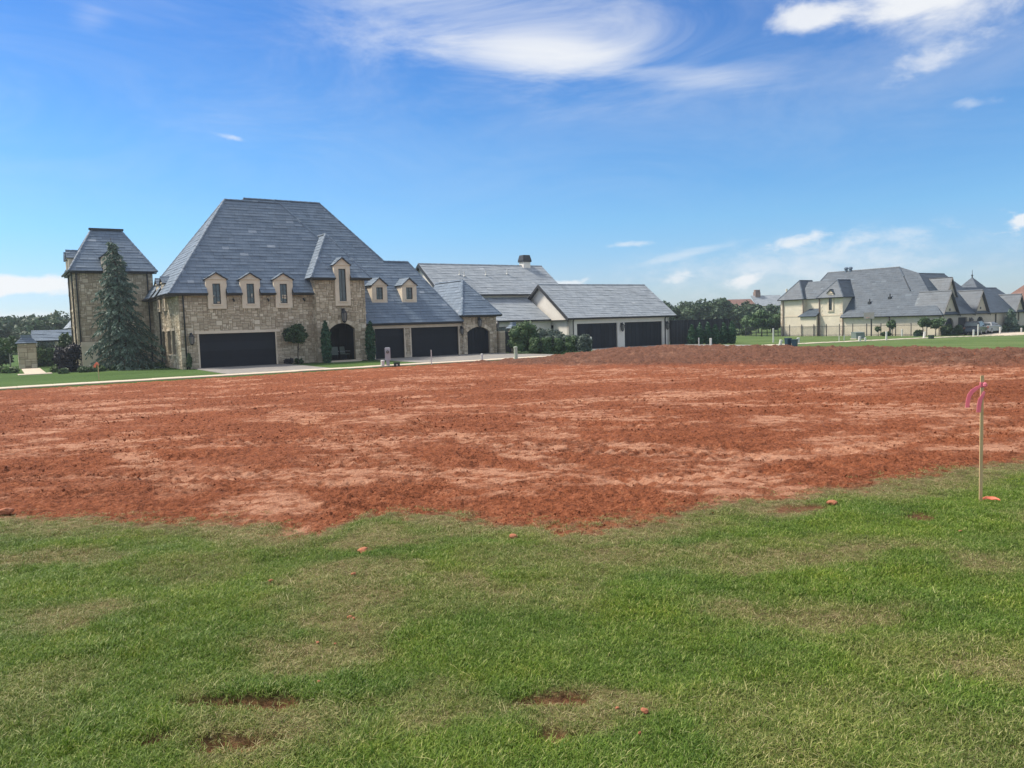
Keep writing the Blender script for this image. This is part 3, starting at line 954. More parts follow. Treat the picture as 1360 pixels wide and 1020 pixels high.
def tuft_mesh(name, nb, rad, hmin, hmax, wid, seed, lay=0.5):
    r = np.random.default_rng(seed)
    V, F, var = [], [], []
    for i in range(nb):
        ang = r.uniform(0, 2*math.pi); rr = rad*math.sqrt(r.random())
        bx, by = rr*math.cos(ang), rr*math.sin(ang)
        h = r.uniform(hmin, hmax); d = r.uniform(0, 2*math.pi)
        lean = r.uniform(0.15, lay)*h*1.6
        w = wid*r.uniform(0.7, 1.3)
        sx, sy = -math.sin(d)*w/2, math.cos(d)*w/2
        k = len(V)
        for t, ww in ((0, 1), (0.5, 0.85)):
            lx, ly = math.cos(d)*lean*t*t, math.sin(d)*lean*t*t
            zz = h*(t-0.25*t*t)
            V += [(bx+lx-sx*ww, by+ly-sy*ww, zz), (bx+lx+sx*ww, by+ly+sy*ww, zz)]
        V.append((bx+math.cos(d)*lean, by+math.sin(d)*lean, h*0.75))
        F += [(k, k+1, k+3, k+2), (k+2, k+3, k+4, k+4)]
        var += [r.random()]*2
    me = bpy.data.meshes.new(name)
    me.from_pydata(V, [], [f if f[2] != f[3] else f[:3] for f in F])
    at = me.attributes.new('var', 'FLOAT', 'FACE')
    at.data.foreach_set('value', np.array(var, np.float32))
    me.update()
    return me

def blade_material():
    m, nt, b = new_mat('grass_blades')
    f = attr_n(nt, 'var')
    dry = attr_n(nt, 'dry', 'INSTANCER')
    pos = nnode(nt, 'ShaderNodeNewGeometry').outputs['Position']
    n = noise_n(nt, pos, 1.3, 4, 0.6)
    green = ramp_n(nt, f, [(0.0, (0.065, 0.130, 0.013)), (0.5, (0.145, 0.245, 0.028)), (0.88, (0.25, 0.355, 0.055)), (1.0, (0.46, 0.47, 0.18))])
    shade = ramp_n(nt, n, [(0.32, (0.80, 0.88, 0.95)), (0.5, (1, 1, 1)), (0.68, (1.22, 1.12, 0.85))])
    green = mix_n(nt, 1.0, green, shade, 'MULTIPLY')
    straw = ramp_n(nt, f, [(0.0, (0.15, 0.165, 0.045)), (0.5, (0.27, 0.265, 0.085)), (0.8, (0.42, 0.37, 0.16)), (1.0, (0.62, 0.52, 0.30))])
    k = math_n(nt, 'MULTIPLY', dry, math_n(nt, 'ADD', math_n(nt, 'MULTIPLY', f, 0.7), 0.35), True)
    col = mix_n(nt, k, green, straw)
    nt.links.new(col, b.inputs['Base Color'])
    b.inputs['Roughness'].default_value = 0.5
    b.inputs['Specular IOR Level'].default_value = 0.25
    tr = nnode(nt, 'ShaderNodeBsdfTranslucent')
    nt.links.new(col, tr.inputs[0])
    mx = nnode(nt, 'ShaderNodeMixShader')
    mx.inputs[0].default_value = 0.3
    nt.links.new(b.outputs[0], mx.inputs[1]); nt.links.new(tr.outputs[0], mx.inputs[2])
    nt.links.new(mx.outputs[0], nt.nodes['Material Output'].inputs['Surface'])
    return m
MT['blade'] = blade_material()

def near_height(x, y):
    L = lawn_mask(x, y)
    dep, rs = rut_field(x, y)
    return z_lot(x, y)+(fbm(x*1.1, y*1.1, 3, 81)-0.5)*0.07+(fbm(x*7, y*7, 3, 82)-0.5)*0.022-dep+0.008, L, rs

def build_grass():
    n = 190000
    y = 1.6+rng.random(n)*9.8
    keep = rng.random(n) < np.clip(1.15-(y-3)*0.07, 0.5, 1)
    y = y[keep]
    x = (rng.random(len(y))*2-1)*(y*0.95+0.8)
    z, L, rs = near_height(x, y)
    dry = dry_field(x, y)
    p = np.clip((L+0.14)/0.42, 0, 1)*(1-0.92*rs)*(1-0.12*dry)
    strays = (L < 0.1) & (L > -0.6) & (rng.random(len(x)) < 0.30*np.clip((L+0.6)/0.6, 0, 1)**2)
    keep = (rng.random(len(x)) < p) | strays
    x, y, z, dry, L, st = x[keep], y[keep], z[keep], dry[keep], L[keep], strays[keep]
    dry = np.where(st, 1.0, np.clip(dry+rng.normal(0, 0.12, len(x)), 0, 1))
    z = np.where(st, z-0.01, z)
    hvar = 0.75+0.55*fbm(x*2.2, y*2.2, 3, 85)
    scl = hvar*rng.uniform(0.75, 1.25, len(x))*(1-0.3*dry)
    src = [tuft_mesh('tuft%d' % i, 34, 0.05, 0.013, 0.033, 0.0032, 100+i, 0.75) for i in range(6)]
    src += [tuft_mesh('straw%d' % i, 12, 0.07, 0.010, 0.024, 0.0034, 120+i, 2.6) for i in range(3)]
    src += [tuft_mesh('tall%d' % i, 9, 0.03, 0.05, 0.095, 0.0042, 130+i, 0.7) for i in range(2)]
    pick = rng.integers(0, 6, len(x))
    pick = np.where(rng.random(len(x)) < 0.55*dry, 6+rng.integers(0, 3, len(x)), pick)
    pick = np.where((rng.random(len(x)) < 0.005) & (~st), 9+rng.integers(0, 2, len(x)), pick)
    for s in src: s.materials.append(MT['blade'])
    rot = np.stack([rng.normal(0, 0.1, len(x)), rng.normal(0, 0.1, len(x)), rng.random(len(x))*6.283], 1)
    scatter('lawn_grass', np.stack([x, y, z], 1), rot, scl, [('dry', dry)], src, MT['blade'],
            'short green grass of the front lawn with drier worn patches', 'grass', pick)
build_grass()

def clod_mesh(name, seed):
    r = random.Random(seed)
    import bmesh
    bm = bmesh.new()
    bmesh.ops.create_icosphere(bm, subdivisions=1, radius=1)
    for v in bm.verts:
        v.co *= r.uniform(0.65, 1.2)
        v.co.z *= 0.7
    me = bpy.data.meshes.new(name)
    bm.to_mesh(me); bm.free()
    me.materials.append(MT['soil'])
    return me

def soil_height(x, y):
    a, b = to_lot(x, y)
    pale = pale_field(x, y)
    rz = sstep(a, 13.5, 16.5)*sstep(b, -46, -40)
    lump = fbm(x*1.3, y*1.3, 3, 61)-0.5
    clod = fbm(x*5.5, y*5.5, 4, 62, 0.62)-0.5
    sharp = np.abs(fbm(x*8.5, y*8.5, 3, 64)-0.5)
    amp = (1-0.8*pale)*(0.75+0.5*fbm(x*0.5, y*0.5, 2, 68))
    z = z_lot(x, y)+lump*0.05+amp*(clod*0.095-sharp*0.07)*np.clip(y/22.0, 0.7, 1.15)
    z += rz*((fbm(x*1.0, y*1.0, 4, 66, 0.6)-0.5)*0.30+(fbm(x*3.2, y*3.2, 3, 67)-0.5)*0.26)
    return z, pale, rz, a, b

def build_clods():
    n = 150000
    y = 5.8*np.exp(rng.random(n)*math.log(55/5.8))
    x = (rng.random(n)*2-1)*y*0.85
    L = lawn_mask(x, y)
    z, pale, rz, a, b = soil_height(x, y)
    spill = (L < 0.55) & (rng.random(n) < 0.12*np.clip(1-L/0.55, 0, 1))
    keep = ((L < -0.02) | spill) & (b < WALK0-0.3) & (a < 31.5) & (rng.random(n) < (1-0.75*pale)*sstep(fbm(x*0.8, y*0.8, 3, 95), 0.25, 0.6))
    x, y, z, rz = x[keep], y[keep], z[keep], rz[keep]
    s = 0.0042*np.exp(rng.normal(0, 0.5, len(x)))*np.clip(y/9.0, 0.9, 1.9)*(1+0.35*rz)
    rot = rng.random((len(x), 3))*6.28
    scatter('soil_clods', np.stack([x, y, z+s*0.15], 1), rot, s, [], [clod_mesh('clod%d' % i, i) for i in range(6)], MT['soil'],
            'loose crumbs and clods strewn over the red soil', 'soil')
build_clods()

# ------------------------------------------------------------------ building parts
def window_part(parent, O, S, N, s0, s1, z0, z1, nx, nz, d=0.0, fr=0.055, bar=0.03, name='window', glass=None, frame=None):
    """frame lattice (one mesh) with its pane behind it"""
    xs = [s0, s0+fr]
    w = (s1-s0-2*fr-(nx-1)*bar)/nx
    x = s0+fr
    holes_x, holes_z = [], []
    for i in range(nx):
        holes_x.append((x, x+w)); x += w+bar
    zz = z0+fr
    h = (z1-z0-2*fr-(nz-1)*bar)/nz
    for i in range(nz):
        holes_z.append((zz, zz+h)); zz += h+bar
    xs = sorted(set([round(v, 5) for v in [s0, s1]+[q for p in holes_x for q in p]]))
    zs = sorted(set([round(v, 5) for v in [z0, z1]+[q for p in holes_z for q in p]]))
    mb = MB()
    lat_solid(mb, O, S, N, xs, zs, lambda s, z: not (any(a < s < b for a, b in holes_x) and any(a < z < b for a, b in holes_z)), d-0.05, d)
    w_ = mb.build(name, frame or MT['dark_metal'], parent)
    O, S, N = Vector(O), Vector(S), Vector(N)
    Zv = Vector((0, 0, 1))
    m2 = MB()
    P = lambda s, z, e: O+S*s+Zv*z+N*e
    m2.prism([P(s0+0.01, z0+0.01, d-0.042), P(s1-0.01, z0+0.01, d-0.042), P(s1-0.01, z1-0.01, d-0.042), P(s0+0.01, z1-0.01, d-0.042)], N*0.012, 0.5)
    m2.build('pane', glass or MT['glass'], w_)
    return w_

def garage_door(parent, O, S, N, s0, s1, z0, z1, d, vertical=True, n=8, arch=None):
    """door leaf of boards or sections"""
    O, S, N = Vector(O), Vector(S), Vector(N)
    Zv = Vector((0, 0, 1))
    P = lambda s, z, e: O+S*s+Zv*z+N*e
    mb = MB()
    if arch:
        pts, R, cc = arc_pts(arch)
        prof = [(s0, z0), (s1, z0)]+list(reversed(pts))
        mb.prism([P(s, z, d-0.06) for s, z in prof], N*0.05)
    else:
        mb.prism([P(s0, z0, d-0.06), P(s1, z0, d-0.06), P(s1, z1, d-0.06), P(s0, z1, d-0.06)], N*0.05)
    leaf = mb.build('garage_door' if not arch else 'arched_door', MT['door'], parent)
    rnd = random.Random(int(s0*100)+n)
    for i in range(n):
        m2 = MB()
        if vertical:
            a, b = s0+(s1-s0)*i/n+0.006, s0+(s1-s0)*(i+1)/n-0.006
            za = zb = z1-0.006
            if arch:
                f = lambda s: np.interp(s, [p[0] for p in pts], [p[1] for p in pts])-0.02
                za, zb = f(a), f(b)
            m2.prism([P(a, z0+0.006, d-0.012), P(b, z0+0.006, d-0.012), P(b, zb, d-0.012), P(a, za, d-0.012)], N*(0.016+0.006*rnd.random()), rnd.random())
            m2.build('plank', MT['door'], leaf)
        else:
            a, b = z0+(z1-z0)*i/n+0.006, z0+(z1-z0)*(i+1)/n-0.006
            m2.prism([P(s0+0.006, a, d-0.012), P(s1-0.006, a, d-0.012), P(s1-0.006, b, d-0.012), P(s0+0.006, b, d-0.012)], N*(0.016+0.004*rnd.random()), rnd.random())
            m2.build('door_section', MT['door'], leaf)
    return leaf

def lantern(parent, O, S, N, s, z, sc_=1.0):
    O, S, N = Vector(O), Vector(S), Vector(N)
    c = O+S*s+Vector((0, 0, z))+N*(0.17*sc_)
    mb = MB()
    k = sc_
    prof = [(0.03*k, -0.30*k), (0.09*k, -0.24*k), (0.10*k, -0.22*k)]
    mb.lathe([(r, zz) for r, zz in prof], 6)
    mb.lathe([(0.15*k, 0.14*k), (0.13*k, 0.18*k), (0.05*k, 0.27*k), (0.02*k, 0.36*k)], 6)
    for i in range(6):
        t = math.pi*i/3
        mb.tube((0.10*k*math.cos(t), 0.10*k*math.sin(t), -0.22*k), (0.14*k*math.cos(t), 0.14*k*math.sin(t), 0.14*k), 0.012*k, n=4)
    mb.v = [tuple(Vector(p)+c) for p in mb.v]
    mb.tube(c-N*(0.17*k)+Vector((0, 0, 0.24*k)), c+Vector((0, 0, 0.30*k)), 0.015*k, n=5)
    mb.prism([c-N*(0.165*k)+S*q*k+Vector((0, 0, h*k)) for q, h in ((-0.06, 0.0), (0.06, 0.0), (0.06, 0.34), (-0.06, 0.34))], N*(0.02*k))
    o = mb.build('wall_lantern', MT['dark_metal'], parent)
    m2 = MB()
    m2.lathe([(0.085*k, -0.21*k), (0.12*k, 0.13*k)], 6)
    m2.v = [tuple(Vector(p)+c) for p in m2.v]
    m2.build('lantern_glass', MT['lampglass'], o)

def downpipe(parent, x, y, z0, z1, r=0.05):
    mb = MB()
    mb.path([(x, y, z0), (x, y, z1-0.3), (x, y-0.02, z1-0.12), (x, y-0.15, z1)], [r]*4, 8)
    return mb.build('downpipe', MT['dark_metal'], parent, smooth=True)

def gutter(parent, a, b, out, r=0.07):
    """half-round gutter hung along an eave"""
    a, b, out = Vector(a), Vector(b), Vector(out)
    mb = MB()
    sec = lambda o: [o+out*0.0+Vector((0, 0, 0.02)), o+out*0.02-Vector((0, 0, 0.08)), o+out*0.10-Vector((0, 0, 0.10)), o+out*0.14-Vector((0, 0, 0.02)), o+out*0.14+Vector((0, 0, 0.02)), o+out*0.12-Vector((0, 0, 0.02)), o+out*0.03-Vector((0, 0, 0.06))]
    A, B = sec(a), sec(b)
    n = len(A)
    mb.add(A+B, [(i, (i+1) % n, n+(i+1) % n, n+i) for i in range(n)]+[tuple(range(n-1, -1, -1)), tuple(range(n, 2*n))])
    return mb.build('gutter', MT['dark_metal'], parent)

def dormer(parent, C, S, N, w, zb, ze, za, back, win, stone, slate, shoulder=None, sill=True, ridge_back=None, seed=5):
    """stone-faced dormer: C = centre of its face at z 0, face looks along N"""
    C, S, N = Vector(C), Vector(S), Vector(N)
    Zv = Vector((0, 0, 1))
    P = lambda s, z, d: C+S*s+Zv*z+N*d
    hw = w/2
    w0, w1, wz0, wz1 = win
    prof = [(-hw, zb), (hw, zb)]
    if shoulder:
        sh, zs = shoulder
        prof += [(hw, zs-0.25), (sh, zs), (sh, ze), (0, za-0.06), (-sh, ze), (-sh, zs), (-hw, zs-0.25)]
        top = sh
    else:
        prof += [(hw, ze), (0, za-0.06), (-hw, ze)]
        top = hw
    mb = MB()
    # face with window opening
    outer = [Vector((s, z, 0)) for s, z in prof]
    hole = [Vector((w0, wz0, 0)), Vector((w0, wz1, 0)), Vector((w1, wz1, 0)), Vector((w1, wz0, 0))]
    tri = tessellate_polygon([outer, hole])
    pts = outer+hole
    n = len(pts); no = len(outer)
    vs = [P(p.x, p.y, 0) for p in pts]+[P(p.x, p.y, -0.2) for p in pts]
    fs = []
    for t in tri:
        a, b, c = (pts[i] for i in t)
        ccw = (b.x-a.x)*(c.y-a.y)-(b.y-a.y)*(c.x-a.x) > 0
        t = tuple(t) if ccw else tuple(reversed(t))
        fs.append(t); fs.append(tuple(n+i for i in reversed(t)))
    for i in range(no):
        j = (i+1) % no
        fs.append((i, n+i, n+j, j))
    for i in range(4):
        a, b = no+i, no+(i+1) % 4
        fs.append((a, n+a, n+b, b))
    mb.add(vs, fs, 0.5)
    d_ = mb.build('dormer', stone, parent)
    # cheeks running back into the roof
    m2 = MB()
    zlow = zb if not shoulder else shoulder[1]
    m2.prism([P(-top+0.02, zlow, -0.19), P(top-0.02, zlow, -0.19), P(top-0.02, ze-0.02, -0.19), P(0, za-0.10, -0.19), P(-top+0.02, ze-0.02, -0.19)], -N*(back-0.19))
    m2.build('cheek', stone, d_)
    # cornice
    m3 = MB()
    m3.prism([P(-top-0.05, ze-0.07, 0.01), P(top+0.05, ze-0.07, 0.01), P(top+0.05, ze+0.0, 0.01), P(-top-0.05, ze+0.0, 0.01)], N*0.06)
    if sill:
        m4 = MB()
        m4.prism([P(w0-0.07, wz0-0.08, 0.005), P(w1+0.07, wz0-0.08, 0.005), P(w1+0.07, wz0, 0.005), P(w0-0.07, wz0, 0.005)], N*0.05)
        m4.build('sill', stone, d_)
    m3.build('cornice', stone, d_)
    # little gable roof
    md, mt = MB(), MB()
    rb = (ridge_back or back)+0.25
    ov = 0.09
    for sg in (-1, 1):
        roof_plane(md, mt, [P(sg*(top+ov), ze-0.07, 0.12), P(0, za+0.02, 0.12), P(0, za+0.02, -rb), P(sg*(top+ov), ze-0.07, -rb)], 0.22, 0.3, 0.018, seed+sg, 0.06)
    cap_line(mt, P(0, za+0.02, 0.12), P(0, za+0.02, -rb), 0.07, 0.03)
    r_ = md.build('dormer_roof', MT['roofdeck'], d_)
    # tiles ride with the roof
    mt.build('dormer_tiles', slate, d_, 'stuff')
    # window
    window_part(d_, C, S, N, w0, w1, wz0, wz1, 2, 3, -0.09, 0.05, 0.025)
    return d_

UX, VX, NV, NU = (1, 0, 0), (0, 1, 0), (0, -1, 0), (-1, 0, 0)

# ------------------------------------------------------------------ the stone house
def stone_house():
    H = thing('stone_house', 'large tan stone house with steep blue-grey slate hip roof and dark garage doors', 'house', (HX, HY, -0.70), TH)
    mw, ms = MB(), MB()
    # main front wall
    d1 = (1.05, 6.15, 0.0, 2.28)
    wall(mw, (0, 0, 0), UX, NV, 8.92, 4.95, [d1], 0.3, ms, 11)
    # left wall: two narrow groups of windows low down
    lw = [(1.9, 3.0, 0.95, 2.55), (3.5, 4.7, 0.95, 2.55), (5.6, 6.6, 0.2, 2.55)]
    # panel runs from back to front so its outside looks left
    wall(mw, (0, 10.0, 0), (0, -1, 0), NU, 10.0, 4.95, [(10-b, 10-a, z0, z1) for a, b, z0, z1 in lw], 0.3, ms, 12)
    # turret
    arch = (0.92, 2.80, 0.0, 2.76, 2.33)
    wall(mw, (8.9, -0.6, 0), UX, NV, 3.7, 5.95, [arch], 0.3, ms, 13)
    wall(mw, (8.9, 0.6, 0), (0, -1, 0), NU, 1.2, 5.95, [], 0.25, ms, 14)
    wall(mw, (12.6, -0.6, 0), (0, 1, 0), UX, 0.8, 5.95, [], 0.25, ms, 15)
    # garage wing
    g1, g2 = (0.85, 3.35, 0.0, 2.26), (3.85, 8.10, 0.0, 2.26)
    wall(mw, (12.6, 0.0, 0), UX, NV, 8.4, 2.62, [g1, g2], 0.3, ms, 16)
    # end pavilion
    a2 = (0.34, 2.44, 0.0, 2.18, 1.78)
    wall(mw, (21.0, -0.25, 0), UX, NV, 3.1, 3.10, [a2], 0.3, ms, 17)
    wall(mw, (21.0, 0.3, 0), (0, -1, 0), NU, 0.55, 3.10, [], 0.2, ms, 18)
    wall(mw, (24.1, -0.25, 0), (0, 1, 0), UX, 7.0, 3.10, [], 0.2, ms, 19)
    # tower
    wall(mw, (-5.1, 10.0, 0), UX, NV, 5.2, 7.05, [(2.05, 2.95, 2.6, 4.2)], 0.3, ms, 20)
    tl = [(1.3, 2.1, 0.4, 2.8), (1.3, 2.1, 4.35, 6.7), (3.2, 4.0, 0.4, 2.8), (3.2, 4.0, 4.35, 6.7)]
    wall(mw, (-5.1, 15.3, 0), (0, -1, 0), NU, 5.3, 7.05, [(5.3-b, 5.3-a, z0, z1) for a, b, z0, z1 in tl], 0.3, ms, 21)
    # plain backs and ends
    wall(mw, (0.1, 10.3, 0), (0, 1, 0), UX, 5.0, 7.05, [], 0.3)
    wall(mw, (0.1, 15.3, 0), (-1, 0, 0), VX, 5.2, 7.05, [], 0.3)
    wall(mw, (18.5, 13.6, 0), (-1, 0, 0), VX, 18.4, 4.8, [], 0.3)
    wall(mw, (18.6, 8.2, 0), (0, 1, 0), UX, 5.4, 4.8, [], 0.3)
    wall(mw, (24.1, 6.75, 0), (-1, 0, 0), VX, 3.1, 3.1, [], 0.2)
    wl = mw.build('wall', MT['mortar'], H)
    st = ms.build('stone_facing', MT['stone'], H, 'stuff')
    # roofs
    md, mt = MB(), MB()
    E = 4.95
    k = 7.0/5.4
    zf = lambda v: E+k*(v+0.4)
    T = zf(5)
    vs = -0.4+3*0.28/math.sqrt(1+k*k)          # three courses up, cut round the dormers
    hs = (vs+0.4)/5.4*5.09
    roof_plane(md, mt, [(-.64+hs,vs,zf(vs)),(12,vs,zf(vs)),(12,1.4,zf(1.4)),(8.4,5,T),(4.45,5,T)], seed=1)
    segs = [-.64, 1.74, 2.96, 3.94, 5.16, 6.19, 7.41, 9.2]
    for i in range(0, 8, 2):
        a0, a1 = segs[i], segs[i+1]
        roof_plane(md, mt, [(a0,-.4,E),(a1,-.4,E),(a1,vs,zf(vs)),(a0+(hs if i == 0 else 0),vs,zf(vs))], seed=101+i)
    ks = 7.0/5.09
    us = -0.64+3*0.28/math.sqrt(1+ks*ks)
    zu = lambda u: E+ks*(u+0.64)
    gs = (us+0.64)/5.09*5.4
    roof_plane(md, mt, [(us,-.4+gs,zu(us)),(4.45,5,T),(us,10.4-gs,zu(us))], seed=2)
    segv = [-.4, 4.07, 5.13, 6.17, 7.23, 10.4]
    for i in range(0, 6, 2):
        b0, b1 = segv[i], segv[i+1]
        roof_plane(md, mt, [(-.64,b0,E),(-.64,b1,E),(us,b1-(gs if i == 4 else 0),zu(us)),(us,b0+(gs if i == 0 else 0),zu(us))], seed=111+i)
    roof_plane(md, mt, [(8.4,5,T),(12,1.4,zf(1.4)),(12,7,zf(1.4)),(8.4,7,T)], seed=3, expo=0.5, tw=0.9)
    roof_plane(md, mt, [(-.64,10.4,E),(4.45,5,T),(8.4,5,T),(8.4,10.4,E)], seed=4, expo=0.5, tw=0.9)
    zb = lambda v: 12.62-1.3*(8-v)
    roof_plane(md, mt, [(6.6,8,12.62),(12.6,8,12.62),(18.6,2,zb(2)),(0.6,2,zb(2))], seed=5)
    roof_plane(md, mt, [(12.6,8,12.62),(18.6,2,zb(2)),(18.6,14,zb(2))], seed=6, expo=0.4, tw=0.6)
    roof_plane(md, mt, [(6.6,8,12.62),(.6,14,zb(2)),(.6,2,zb(2))], seed=7, expo=0.4, tw=0.6)
    roof_plane(md, mt, [(12.6,8,12.62),(6.6,8,12.62),(.6,14,zb(2)),(18.6,14,zb(2))], seed=8, expo=0.5, tw=0.9)
    # garage wing
    roof_plane(md, mt, [(12.62,-.4,2.66),(20.95,-.4,2.66),(18.4,4,7.65),(12.62,4,7.65)], seed=9)
    roof_plane(md, mt, [(20.95,-.4,2.66),(20.95,8.4,2.66),(18.4,4,7.65)], seed=10, expo=0.4, tw=0.6)
    roof_plane(md, mt, [(18.4,4,7.65),(20.95,8.4,2.66),(12.62,8.4,2.66),(12.62,4,7.65)], seed=11, expo=0.5, tw=0.9)
    # pavilion
    PA = (22.55, 2.3, 6.08)
    roof_plane(md, mt, [(20.7,-.65,3.12),(24.42,-.65,3.12),PA], seed=12)
    roof_plane(md, mt, [(20.7,-.65,3.12),PA,(22.55,7,6.08),(20.7,7,3.12)], seed=13)
    roof_plane(md, mt, [(24.42,-.65,3.12),(24.42,7,3.12),(22.55,7,6.08),PA], seed=14, expo=0.4, tw=0.6)
    # turret
    TA = (10.74, 1.8, 9.38)
    kt = (9.38-5.97)/2.8
    tv = -1.0+3*0.28/math.sqrt(1+kt*kt)
    ft = (tv+1.0)/2.8
    tp = lambda u, v: (u, v, 5.97+kt*(v+1.0))
    roof_plane(md, mt, [tp(8.5+2.24*ft,tv),tp(13.0-2.26*ft,tv),TA], seed=15)
    roof_plane(md, mt, [tp(8.5,-1.0),tp(10.28,-1.0),tp(10.28,tv),tp(8.5+2.24*ft,tv)], seed=151)
    roof_plane(md, mt, [tp(11.46,-1.0),tp(13.0,-1.0),tp(13.0-2.26*ft,tv),tp(11.46,tv)], seed=152)
    roof_plane(md, mt, [(8.5,-1.0,5.97),TA,(10.74,4.5,9.38),(8.5,4.5,5.97)], seed=16)
    roof_plane(md, mt, [(13.0,-1.0,5.97),(13.0,4.0,5.97),(10.74,4.0,9.38),TA], seed=17, expo=0.4, tw=0.6)
    # tower
    tz, te = 10.32, 7.06
    ko = (tz-te)/2.9
    ov = 9.7+3*0.28/math.sqrt(1+ko*ko)
    fo = (ov-9.7)/2.9
    op = lambda u, v: (u, v, te+ko*(v-9.7))
    roof_plane(md, mt, [op(-5.4+1.87*fo,ov),op(.4-1.9*fo,ov),op(-1.5,12.6),op(-3.53,12.6)], seed=18)
    roof_plane(md, mt, [op(-5.4,9.7),op(-3.25,9.7),op(-3.25,ov),op(-5.4+1.87*fo,ov)], seed=181)
    roof_plane(md, mt, [op(-1.99,9.7),op(.4,9.7),op(.4-1.9*fo,ov),op(-1.99,ov)], seed=182)
    roof_plane(md, mt, [(-5.4,9.7,te),(-3.53,12.6,tz),(-5.4,15.5,te)], seed=19)
    roof_plane(md, mt, [(.4,9.7,te),(.4,15.5,te),(-1.5,12.6,tz)], seed=20)
    roof_plane(md, mt, [(-3.53,12.6,tz),(-1.5,12.6,tz),(.4,15.5,te),(-5.4,15.5,te)], seed=21, expo=0.5, tw=0.9)
    for a, b in [((-.64,-.4,E),(4.45,5,T)),((4.45,5,T),(8.4,5,T)),((8.4,5,T),(12,1.4,zf(1.4))),((-.64,10.4,E),(4.45,5,T)),((6.6,8,12.62),(12.6,8,12.62)),((12.6,8,12.62),(17.4,3.2,zb(3.2))),
                 ((16.2,4,7.65),(18.4,4,7.65)),((18.4,4,7.65),(20.95,-.4,2.66)),((20.7,-.65,3.12),PA),((24.42,-.65,3.12),PA),(PA,(22.55,7,6.08)),
                 ((8.5,-1,5.97),TA),((13,-1,5.97),TA),(TA,(10.74,4,9.38)),((-5.4,9.7,te),(-3.53,12.6,tz)),((.4,9.7,te),(-1.5,12.6,tz)),((-5.4,15.5,te),(-3.53,12.6,tz))]:
        cap_line(mt, a, b)
    rf = md.build('roof', MT['roofdeck'], H)
    mt.build('slate_tiles', MT['slate'], H, 'stuff')
    mb = MB(); mb.prism([(-3.7,12.45,tz+0.0),(-1.35,12.45,tz),(-1.35,12.75,tz),(-3.7,12.75,tz)], (0,0,0.14))
    mb.build('ridge_roll', MT['dark_metal'], H)
    # gutters
    for i in range(0, 8, 2):
        gutter(H, (segs[i],-.4,E-.02), (min(segs[i+1], 8.88),-.4,E-.02), NV)
    for i in range(0, 6, 2):
        gutter(H, (-.64,segv[i+1],E-.02), (-.64,segv[i],E-.02), NU)
    gutter(H, (12.62,-.4,2.64), (20.7,-.4,2.64), NV)
    gutter(H, (20.75,-.65,3.1), (24.4,-.65,3.1), NV)
    gutter(H, (8.5,-1.0,5.95), (10.28,-1.0,5.95), NV)
    gutter(H, (11.46,-1.0,5.95), (13.0,-1.0,5.95), NV)
    gutter(H, (-5.35,9.7,te-.02), (-3.25,9.7,te-.02), NV)
    gutter(H, (-1.99,9.7,te-.02), (.35,9.7,te-.02), NV)
    gutter(H, (-5.4,15.4,te-.02), (-5.4,9.8,te-.02), NU)
    # soffits close the eaves
    for nm, q in (('soffit', (-.6,1.74,-.38,0.02,E-.16,E-.10)), ('soffit', (2.96,3.94,-.38,0.02,E-.16,E-.10)), ('soffit', (5.16,6.19,-.38,0.02,E-.16,E-.10)), ('soffit', (7.41,8.88,-.38,0.02,E-.16,E-.10)), ('soffit', (12.65,20.9,-.38,0.02,2.50,2.56)), ('soffit', (8.55,10.28,-.95,-.58,5.80,5.86)), ('soffit', (11.46,12.95,-.95,-.58,5.80,5.86)), ('soffit', (20.75,24.4,-.6,-.2,2.96,3.02)), ('soffit', (-5.35,-3.25,9.72,10.05,te-.18,te-.12)), ('soffit', (-1.99,.35,9.72,10.05,te-.18,te-.12)), ('soffit', (-.6,0.02,0.03,4.07,E-.16,E-.10)), ('soffit', (-.6,0.02,5.13,6.17,E-.16,E-.10)), ('soffit', (-.6,0.02,7.23,10.3,E-.16,E-.10)), ('soffit', (-5.36,-5.05,10.06,15.4,te-.18,te-.12))):
        m = MB(); m.box(*q); m.build(nm, MT['dark_metal'], H)
    downpipe(H, -0.0+0.25, -0.10, 0.0, E-0.05)
    downpipe(H, -0.30, 10.0-0.12, 0.0, te-0.05)
    downpipe(H, -4.95, 9.9, 0.0, te-0.05)
    downpipe(H, -5.2, 10.4, 0.0, te-0.05)
    downpipe(H, -0.10, 6.9, 0.0, E-0.05)
    downpipe(H, -5.22, 13.2, 0.0, te-0.05)
    # doors
    O = (0, 0, 0)
    garage_door(H, O, UX, NV, d1[0], d1[1], 0, d1[3], -0.20, False, 4)
    W = (12.6, 0, 0)
    garage_door(H, W, UX, NV, g1[0], g1[1], 0, g1[3], -0.20, False, 4)
    garage_door(H, W, UX, NV, g2[0], g2[1], 0, g2[3], -0.20, False, 4)
    Pv = (21.0, -0.25, 0)
    garage_door(H, Pv, UX, NV, a2[0], a2[1], 0, a2[3], -0.20, True, 8, a2)
    # lintels of pale stone
    for (a, b, z0, z1, v0) in ((0.85, 6.45, 2.29, 2.47, -0.055), (12.95, 21.0, 2.27, 2.49, -0.055)):
        m = MB(); m.box(a, b, v0, 0.0-0.001, z0, z1); m.build('lintel', MT['limestone'], H)
    for a in (d1[0], d1[1]-0.001):
        m = MB(); m.box(a-0.05, a+0.05, -0.03, -0.0005, 0, 2.28); m.build('door_casing', MT['limestone'], H)
    for a in (12.6+g1[0], 12.6+g1[1], 12.6+g2[0], 12.6+g2[1]):
        m = MB(); m.box(a-0.05, a+0.05, -0.03, -0.0005, 0, 2.26); m.build('door_casing', MT['limestone'], H)
    # arched porch behind the turret arch
    mp = MB()
    mp.box(9.5, 12.0, 1.9, 2.0, 0, 2.9)
    mp.box(9.40, 9.5, -0.28, 2.0, 0, 2.9)
